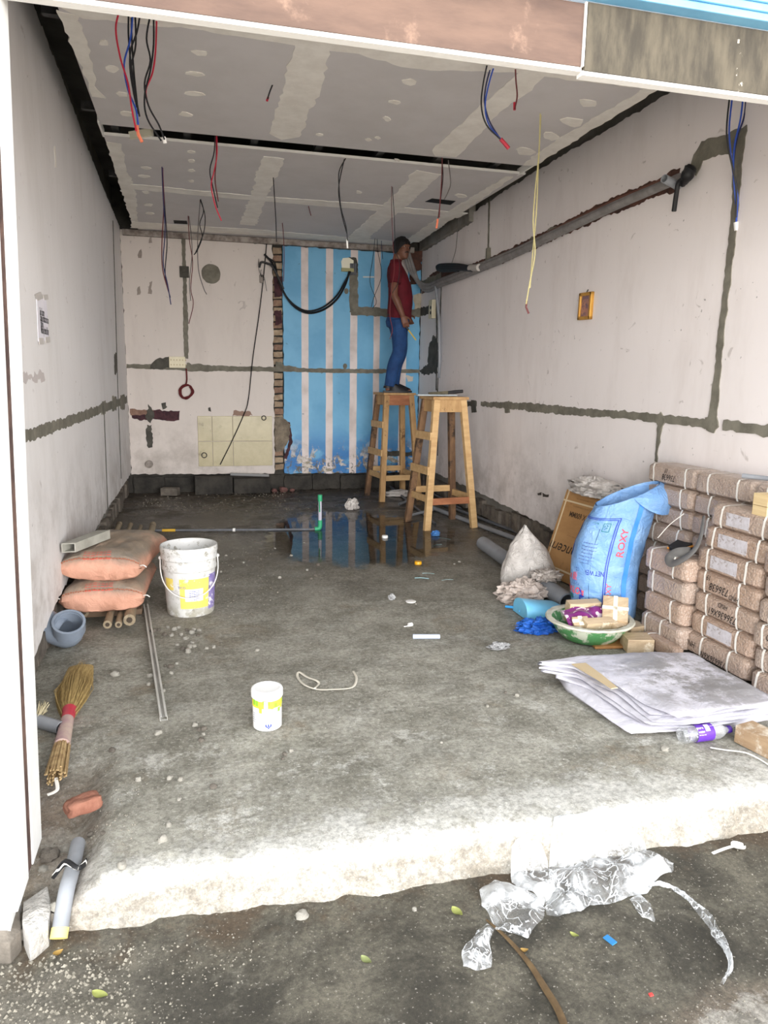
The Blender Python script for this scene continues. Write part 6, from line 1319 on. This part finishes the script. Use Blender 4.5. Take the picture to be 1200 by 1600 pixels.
# ------------------------------------------------------------------ stones
M_STN = mat('pale_stone', c(166, 162, 152), c(134, 130, 121), 14, .85, .4, 40)
STN = [rock((1, .8, .7), i, .4, 10, 7, 2.4).mesh('stone', M_STN if i % 3 else M_RUB, True, weld=True) for i in range(6)]
def stones(lst, label, group, zf=None, name='loose_stone'):
    for i, (px, py, s) in enumerate(lst):
        q = FL(px, py, ZG if zf == 'g' else 0); r = s/2*(q-EYE).length/FPX*1.12; z = (ground_h(q.x, q.y) if zf == 'g' else floor_h(q.x, q.y))
        o = bpy.data.objects.new(name, STN[(i*7+int(px)) % 6]); COL.objects.link(o); o.location = (q.x, q.y+r*.4, z+r*.35); o.scale = (r, r, r); o.rotation_euler = (0, 0, i*1.7)
        tag(o, label, 'stone', group)
stones([(240, 988, 9), (257, 993, 8), (272, 985, 8), (283, 993, 7), (300, 990, 9), (303, 985, 7), (290, 999, 8), (277, 1008, 6), (297, 1012, 9), (304, 1011, 7), (294, 1020, 10), (323, 1014, 6), (334, 1012, 7), (300, 1006, 7), (286, 1015, 8), (268, 994, 7), (262, 981, 6), (279, 982, 6), (311, 986, 7), (248, 985, 6), (292, 986, 6), (309, 994, 6)], 'small grey stone in the scatter in front of the large bucket', 'stones before the bucket')
stones([(267, 1044, 9), (268, 1053, 7), (234, 1058, 8), (232, 1071, 7), (255, 1081, 7), (180, 1058, 12), (258, 1042, 5), (276, 1038, 5)], 'small grey stone beside the long pale cable channel', 'stones beside the channel')
stones([(305, 1136, 8), (311, 1143, 7), (319, 1142, 9), (315, 1160, 9), (247, 1149, 10), (175, 1176, 9), (265, 1219, 9), (216, 1222, 9), (282, 1221, 8), (333, 1233, 10), (264, 1292, 9), (254, 1315, 13), (191, 1355, 13), (402, 1017, 7), (445, 1180, 8), (455, 1174, 7), (318, 1150, 6), (442, 1186, 5), (330, 1214, 5), (280, 1250, 6)], 'small grey stone on the open floor between the broom and the white tub', 'stones on the open floor')
stones([(75, 1318, 22), (88, 1392, 17), (128, 1300, 9), (110, 1310, 10), (140, 1290, 8), (160, 1300, 7), (100, 1300, 12), (64, 1330, 11), (115, 1330, 9)], 'lump of rubble in the broken corner beside the shutter guide', 'rubble in the broken corner')
stones([(353, 869, 4), (430, 858, 4), (455, 870, 5), (380, 880, 5), (497, 883, 6), (493, 900, 6), (513, 842, 4), (475, 850, 4), (480, 892, 5), (437, 904, 6), (345, 895, 5), (487, 905, 5), (650, 945, 3), (718, 880, 4), (724, 884, 3), (710, 884, 3), (808, 1090, 7), (790, 1085, 5), (1040, 1174, 10), (762, 1105, 5), (690, 1160, 5)], 'tiny pale stone scattered on the damp middle of the floor', 'specks on the damp floor')
stones([(472, 1437, 16), (648, 1424, 7), (440, 1400, 7)], 'pale stone on the street just below the white step edge', 'stones below the step', 'g')
# fine gravel of the street and floor, uncountable
def gravel(name, label, areas, m, n, zf, seed):
    rs = random.Random(seed); g = G()
    for (x0, x1, y0, y1), k, (r0, r1) in areas:
        for _ in range(k):
            x, y = rs.uniform(x0, x1), rs.uniform(y0, y1); r = rs.uniform(r0, r1); z = zf(x, y)+r*.3; a = rs.uniform(0, 6.28)
            if noise.noise((x*3, y*3, seed)) < -.12+rs.uniform(-.2, .2): continue
            P = [Vector((x+math.cos(a+t)*r*rs.uniform(.7, 1.2), y+math.sin(a+t)*r*rs.uniform(.7, 1.2), z-r*.5)) for t in (0, 1.57, 3.14, 4.71)]+[Vector((x+rs.uniform(-.3, .3)*r, y+rs.uniform(-.3, .3)*r, z+r*.55))]
            g.add(P, [(0, 1, 4), (1, 2, 4), (2, 3, 4), (3, 0, 4)])
    o = shape(name, label, 'gravel', g, m, base=(0, 0, 0), weld=False); o['kind'] = 'stuff'
gravel('gravel', 'fine pale gravel and chips strewn over the street', [((-.7, .12, 1.15, 1.86), 1000, (.0015, .005)), ((-.62, -.2, 1.55, 1.86), 700, (.002, .008)), ((-.2, 1.8, 1.15, 1.82), 900, (.001, .003)), ((.5, 1.6, 1.12, 1.32), 500, (.0015, .004))], M_CONC, 0, ground_h, 5)
gravel('grit', 'fine grit strewn over the shop floor', [((-.6, -.2, 2.1, 3.2), 600, (.0015, .005)), ((-.5, 2.0, 2.0, 4.5), 900, (.001, .0035)), ((-.4, .6, 4.0, 6.0), 450, (.002, .007)), ((-.6, 1.2, 7.6, 8.9), 500, (.004, .014))], M_CONC, 0, floor_h, 9)
# ------------------------------------------------------------------ puddle
k = NT('still_water'); k.t.nodes.remove(k.b); ot = k.t.nodes['Material Output']
gl = k.t.nodes.new('ShaderNodeBsdfGlossy'); gl.inputs['Roughness'].default_value = .03; tr = k.t.nodes.new('ShaderNodeBsdfTransparent'); tr.inputs[0].default_value = (.97, .965, .96, 1); fs = k.t.nodes.new('ShaderNodeFresnel'); fs.inputs[0].default_value = 1.33; mx = k.t.nodes.new('ShaderNodeMixShader')
dst = k.n('ShaderNodeVectorMath', {0: k.n('ShaderNodeMapping', {'Vector': k.co, 'Scale': (1/.95, 1/1.25, 0)})}, 1, operation='LENGTH'); msk = k.mr(k.mth('ADD', dst, k.mth('MULTIPLY', k.mth('SUBTRACT', k.noise(2.6, 6, .7), .5), 1.1)), 1.0, .78); k.t.links.new(k.mth('MULTIPLY', fs.outputs[0], msk), mx.inputs[0]); k.t.links.new(tr.outputs[0], mx.inputs[1]); k.t.links.new(gl.outputs[0], mx.inputs[2]); k.t.links.new(mx.outputs[0], ot.inputs[0])
def pud(px_pts, z=.004): return wob([(FL(x, y).x, FL(x, y).y) for x, y in px_pts], .07, .06)
g = G(); PO = pud([(470, 785), (545, 775), (640, 784), (720, 822), (740, 856), (690, 885), (620, 905), (560, 900), (480, 900), (400, 880), (410, 845), (440, 810)]); g.slab(PO, lambda a, b, n: Vector((a, b, n)), .0074, .0075); g.f = g.f[len(PO):]; g.mi = g.mi[len(PO):]
shape('puddle', 'shallow puddle mirroring the blue stripes in front of the stools', 'puddle', g, k.m, base=(1.4, 6.3, 0))
# ------------------------------------------------------------------ pipe end and chips in the broken corner
t = thing('corner_pipe', 'grey pipe with yellow end slanting down through the broken step corner', 'pipe', FL(100, 1440, ZG))
p = [PY(124, 1330, 2.12), PY(112, 1368, 2.02), PY(104, 1395, 1.95), PY(96, 1440, 1.865)]; p = [Vector((q.x, q.y, z)) for q, z in zip([FL(122, 1318, -.03), FL(112, 1365, -.025), FL(104, 1395, -.03), FL(94, 1452, -.09)], (-.03, -.02, -.025, -.09))]
G().tube(curve(p, 5), .022, 14).build('pipe', M_PVC, t, smooth=True); d = (p[3]-p[2]).normalized(); G().tube([p[3]-d*.004, p[3]+d*.022], .023, 14).build('yellow_end', mat('pale_yellow_end', c(230, 214, 130), None, 5, .5), t, smooth=True)
q = FL(112, 1360, -.01); 
for k_ in range(3): G().tube(curve([q+Vector((-.05, -.01+.01*k_, -.01)), q+Vector((-.02, .02, .008+.006*k_)), q+Vector((.02, -.01, .012)), q+Vector((.035, .02+.01*k_, 0))], 4), .007, 6, flat=.3).build('black_tape', (M_BLK, M_STRAP, M_BLK)[k_], t, smooth=True)
M_CHUNK = mat('pale_broken_concrete', c(206, 202, 196), c(150, 146, 140), 9, .9, .9, 25, .02)
def chunk(label, pts, z0, z1, seed):
    rs = random.Random(seed); P = [FL(x, y, z1) for x, y in pts]; g = G(); n_ = len(P)
    g.add([Vector((q.x, q.y, z0)) for q in P]+[Vector((q.x, q.y+.004, z1+rs.uniform(-.008, .008))) for q in P]+[Vector((sum(q.x for q in P)/n_, sum(q.y for q in P)/n_, z1+.012))], [(i, (i+1) % n_, n_+(i+1) % n_, n_+i) for i in range(n_)]+[(n_+i, n_+(i+1) % n_, 2*n_) for i in range(n_)])
    shape('concrete_chunk', label, 'concrete', g, M_CHUNK if seed == 1 else M_RUB, 'broken concrete at the step corner', bevel=.003)
chunk('whitish broken concrete chunk between the shutter guide and the slanting pipe', [(36, 1408), (74, 1388), (80, 1420), (74, 1444), (44, 1462), (34, 1440)], -.15, -.06, 1)
chunk('dark grey stone slab under the foot of the shutter guide', [(-20, 1428), (30, 1424), (32, 1452), (14, 1472), (-20, 1474)], -.15, -.075, 2)
# ------------------------------------------------------------------ leaves, spoon, plastic outside
def leaf(label, px, py, L, W, rz, m):
    q = FL(px, py, ZG); g = G()
    def f(u, v): s = u*2-1; w_ = W*(1-s*s)**.8*(1-.25*s); return Vector((s*L/2, (v-.5)*w_, .006+.010*(v-.5)**2*40*W+.004*s*s))
    g.grid(14, 6, f); vv = list(g.v); g.add([p-Vector((0, 0, .0012)) for p in vv], [tuple(reversed(ff)) for ff in g.f]); g.move(Matrix.Translation((q.x, q.y, ground_h(q.x, q.y)+.003)) @ Matrix.Rotation(rz, 4, 'Z'))
    shape('fallen_leaf', label, 'leaf', g, m, 'fallen leaves on the street', smooth=True)
M_LF = mat('yellow_green_leaf', c(146, 150, 86), c(124, 130, 64), 20, .6); M_LF2 = mat('dull_green_leaf', c(132, 140, 92), c(110, 116, 72), 20, .6); M_LF3 = mat('ochre_leaf', c(158, 128, 70), c(140, 108, 52), 20, .6)
leaf('yellow green leaf at the bottom left of the street', 157, 1568, .045, .022, -.5, M_LF); leaf('yellow green leaf left of the clear plastic film', 714, 1430, .042, .026, -1.1, M_LF); leaf('dull green leaf lying in the middle of the street', 572, 1506, .036, .020, -.9, M_LF2); leaf('small yellow leaf below the clear plastic film', 897, 1464, .026, .014, -.8, M_LF); leaf('tiny ochre leaf beside the brown stick', 819, 1488, .022, .013, -.3, M_LF3); leaf('ochre curled leaf in the gravel near the slanting pipe', 92, 1505, .026, .018, .4, M_LF3)
q = FL(953, 1470, ZG); shape('blue_scrap', 'bright blue plastic scrap on the street below the clear film', 'scrap', G().box((q.x, q.y, ground_h(q.x, q.y)+.006), (.020, .034, .004), Matrix.Rotation(.35, 3, 'Z')), mat('bright_blue_scrap', c(52, 124, 180), None, 5, .4), bevel=.001)
q = FL(1017, 1557, ZG); shape('red_scrap', 'tiny red scrap on the street near the pale gravel', 'scrap', G().box((q.x, q.y, ground_h(q.x, q.y)+.004), (.010, .008, .004)), mat('red_scrap', c(214, 70, 66), None, 5, .5))
# spoon
a, b = FL(1113, 1337, ZG), FL(1156, 1325, ZG); sd_ = (b-a).normalized(); nn = Vector((-sd_.y, sd_.x, 0)); zz = ground_h(a.x, a.y)+.006
def spn(u, v):
    s = u; L = (b-a).length*1.15; w_ = .007+.0 if s < .62 else .007+.024*math.sin(math.pi*min(1, (s-.62)/.38))**.8
    return Vector((a.x, a.y, zz))+sd_*(s*L)+nn*((v-.5)*2*w_*.75)+Vector((0, 0, .004+.006*math.sin(s*3)-(.006*(1-(2*v-1)**2) if s > .66 else 0)))
g = G().grid(26, 6, spn); vv = list(g.v); g.add([p-Vector((0, 0, .0018)) for p in vv], [tuple(reversed(f)) for f in g.f]); shape('plastic_spoon', 'white plastic spoon lying on the street below the step, at the right', 'spoon', g, M_EDGE, smooth=True)
# brown stick
P = [(760, 1440), (790, 1466), (825, 1505), (852, 1545), (872, 1580), (884, 1612)]; P3 = [FL(x, y, ZG) for x, y in P]; P3 = [Vector((p.x, p.y, ground_h(p.x, p.y)+.006)) for p in P3]
shape('palm_stick', 'thin curved brown stick on the street below the clear film', 'stick', G().tube(curve(P3, 6), [.0035+.0065*min(1, i/18) for i in range(31)], 7, flat=.6), mat('brown_stick', c(104, 84, 56), c(80, 62, 40), 20, .7), smooth=True)
# clear plastic film
M_CF = clear_mat('clear_crumpled_film', (.08, .62), (9, 21), True, .85, .10)
def film(near, far, amp, seed, nu=70, nv=34, lift=.0):
    N_ = [FL(x, y, ZG) for x, y in near]; F_ = [FL(x, y, ZG) for x, y in far]
    def f(u, v):
        p = poly_at(N_, u).lerp(poly_at(F_, u), v); e = min(1, 6*min(u, 1-u))*min(1, 5*min(v, 1-v)+.15)
        h = abs(noise.noise((p.x*7+seed, p.y*7, seed)))*1.5+abs(noise.noise((p.x*16, p.y*16+seed, 2)))*.8+.12*abs(noise.noise((p.x*34, p.y*34, seed)))
        gz = max(ground_h(p.x, p.y), -.13+.9*min(.13, max(0, (p.y-front_y(p.x)+.06)*2.2)) if p.y > front_y(p.x)-.06 else -9)
        return Vector((p.x+.02*noise.noise((p.x*12, p.y*12, 4)), p.y+.02*noise.noise((p.x*12, p.y*12, 9)), gz+.004+amp*h*(.25+.75*e)+lift*e))
    return G().grid(nu, nv, f)
t = thing('plastic_film', 'large crumpled sheet of clear plastic film lying on the street against the step', 'plastic film', FL(900, 1400, ZG))
film([(850, 1436), (900, 1432), (960, 1410), (1010, 1402), (1046, 1365)], [(862, 1338), (910, 1330), (970, 1326), (1020, 1334), (1050, 1350)], .05, 3).build('film_sheet', M_CF, t, smooth=True)
film([(752, 1418), (780, 1458), (820, 1468), (845, 1440), (852, 1420)], [(750, 1396), (770, 1380), (810, 1385), (835, 1400), (850, 1412)], .035, 8, 46, 24).build('film_sheet', M_CF, t, smooth=True)
film([(800, 1380), (830, 1398), (850, 1420), (866, 1400)], [(798, 1360), (815, 1354), (840, 1356), (870, 1368)], .06, 5, 36, 20).build('film_sheet', M_CF, t, smooth=True)
film([(980, 1410), (1000, 1436), (1024, 1442)], [(1000, 1402), (1014, 1412), (1026, 1438)], .03, 6, 24, 12).build('film_sheet', M_CF, t, smooth=True)
shape('plastic_film', 'small torn clear plastic piece lying left of the brown stick', 'plastic film', film([(722, 1512), (745, 1518), (764, 1510)], [(738, 1456), (760, 1448), (778, 1456)], .018, 12, 26, 26), M_CF, smooth=True)
P = [(1018, 1386), (1045, 1390), (1075, 1406), (1105, 1435), (1120, 1462), (1136, 1492), (1141, 1515), (1128, 1540)]; P3 = [FL(x, y, ZG) for x, y in P]; P3 = [Vector((p.x, p.y, ground_h(p.x, p.y)+.010)) for p in P3]; C_ = curve(P3, 8); g = G(); n_ = len(C_)
def tail(u, v):
    i = min(n_-2, int(u*(n_-1))); f = u*(n_-1)-i; p = C_[i].lerp(C_[i+1], f); d = (C_[i+1]-C_[i]).normalized(); nn = Vector((-d.y, d.x, 0)); w_ = (.008+.028*math.sin(math.pi*min(1, u*1.05))**1.2)*(.8+.5*noise.noise((u*9, 0, 3)))
    return p+nn*((v-.5)*w_)+Vector((0, 0, .012*abs(noise.noise((u*22, v*3, 1)))+.006*math.sin(v*9+u*10)))
shape('plastic_film', 'long twisted tail of clear plastic curling across the street at the right', 'plastic film', g.grid(70, 8, tail), M_CF, smooth=True)
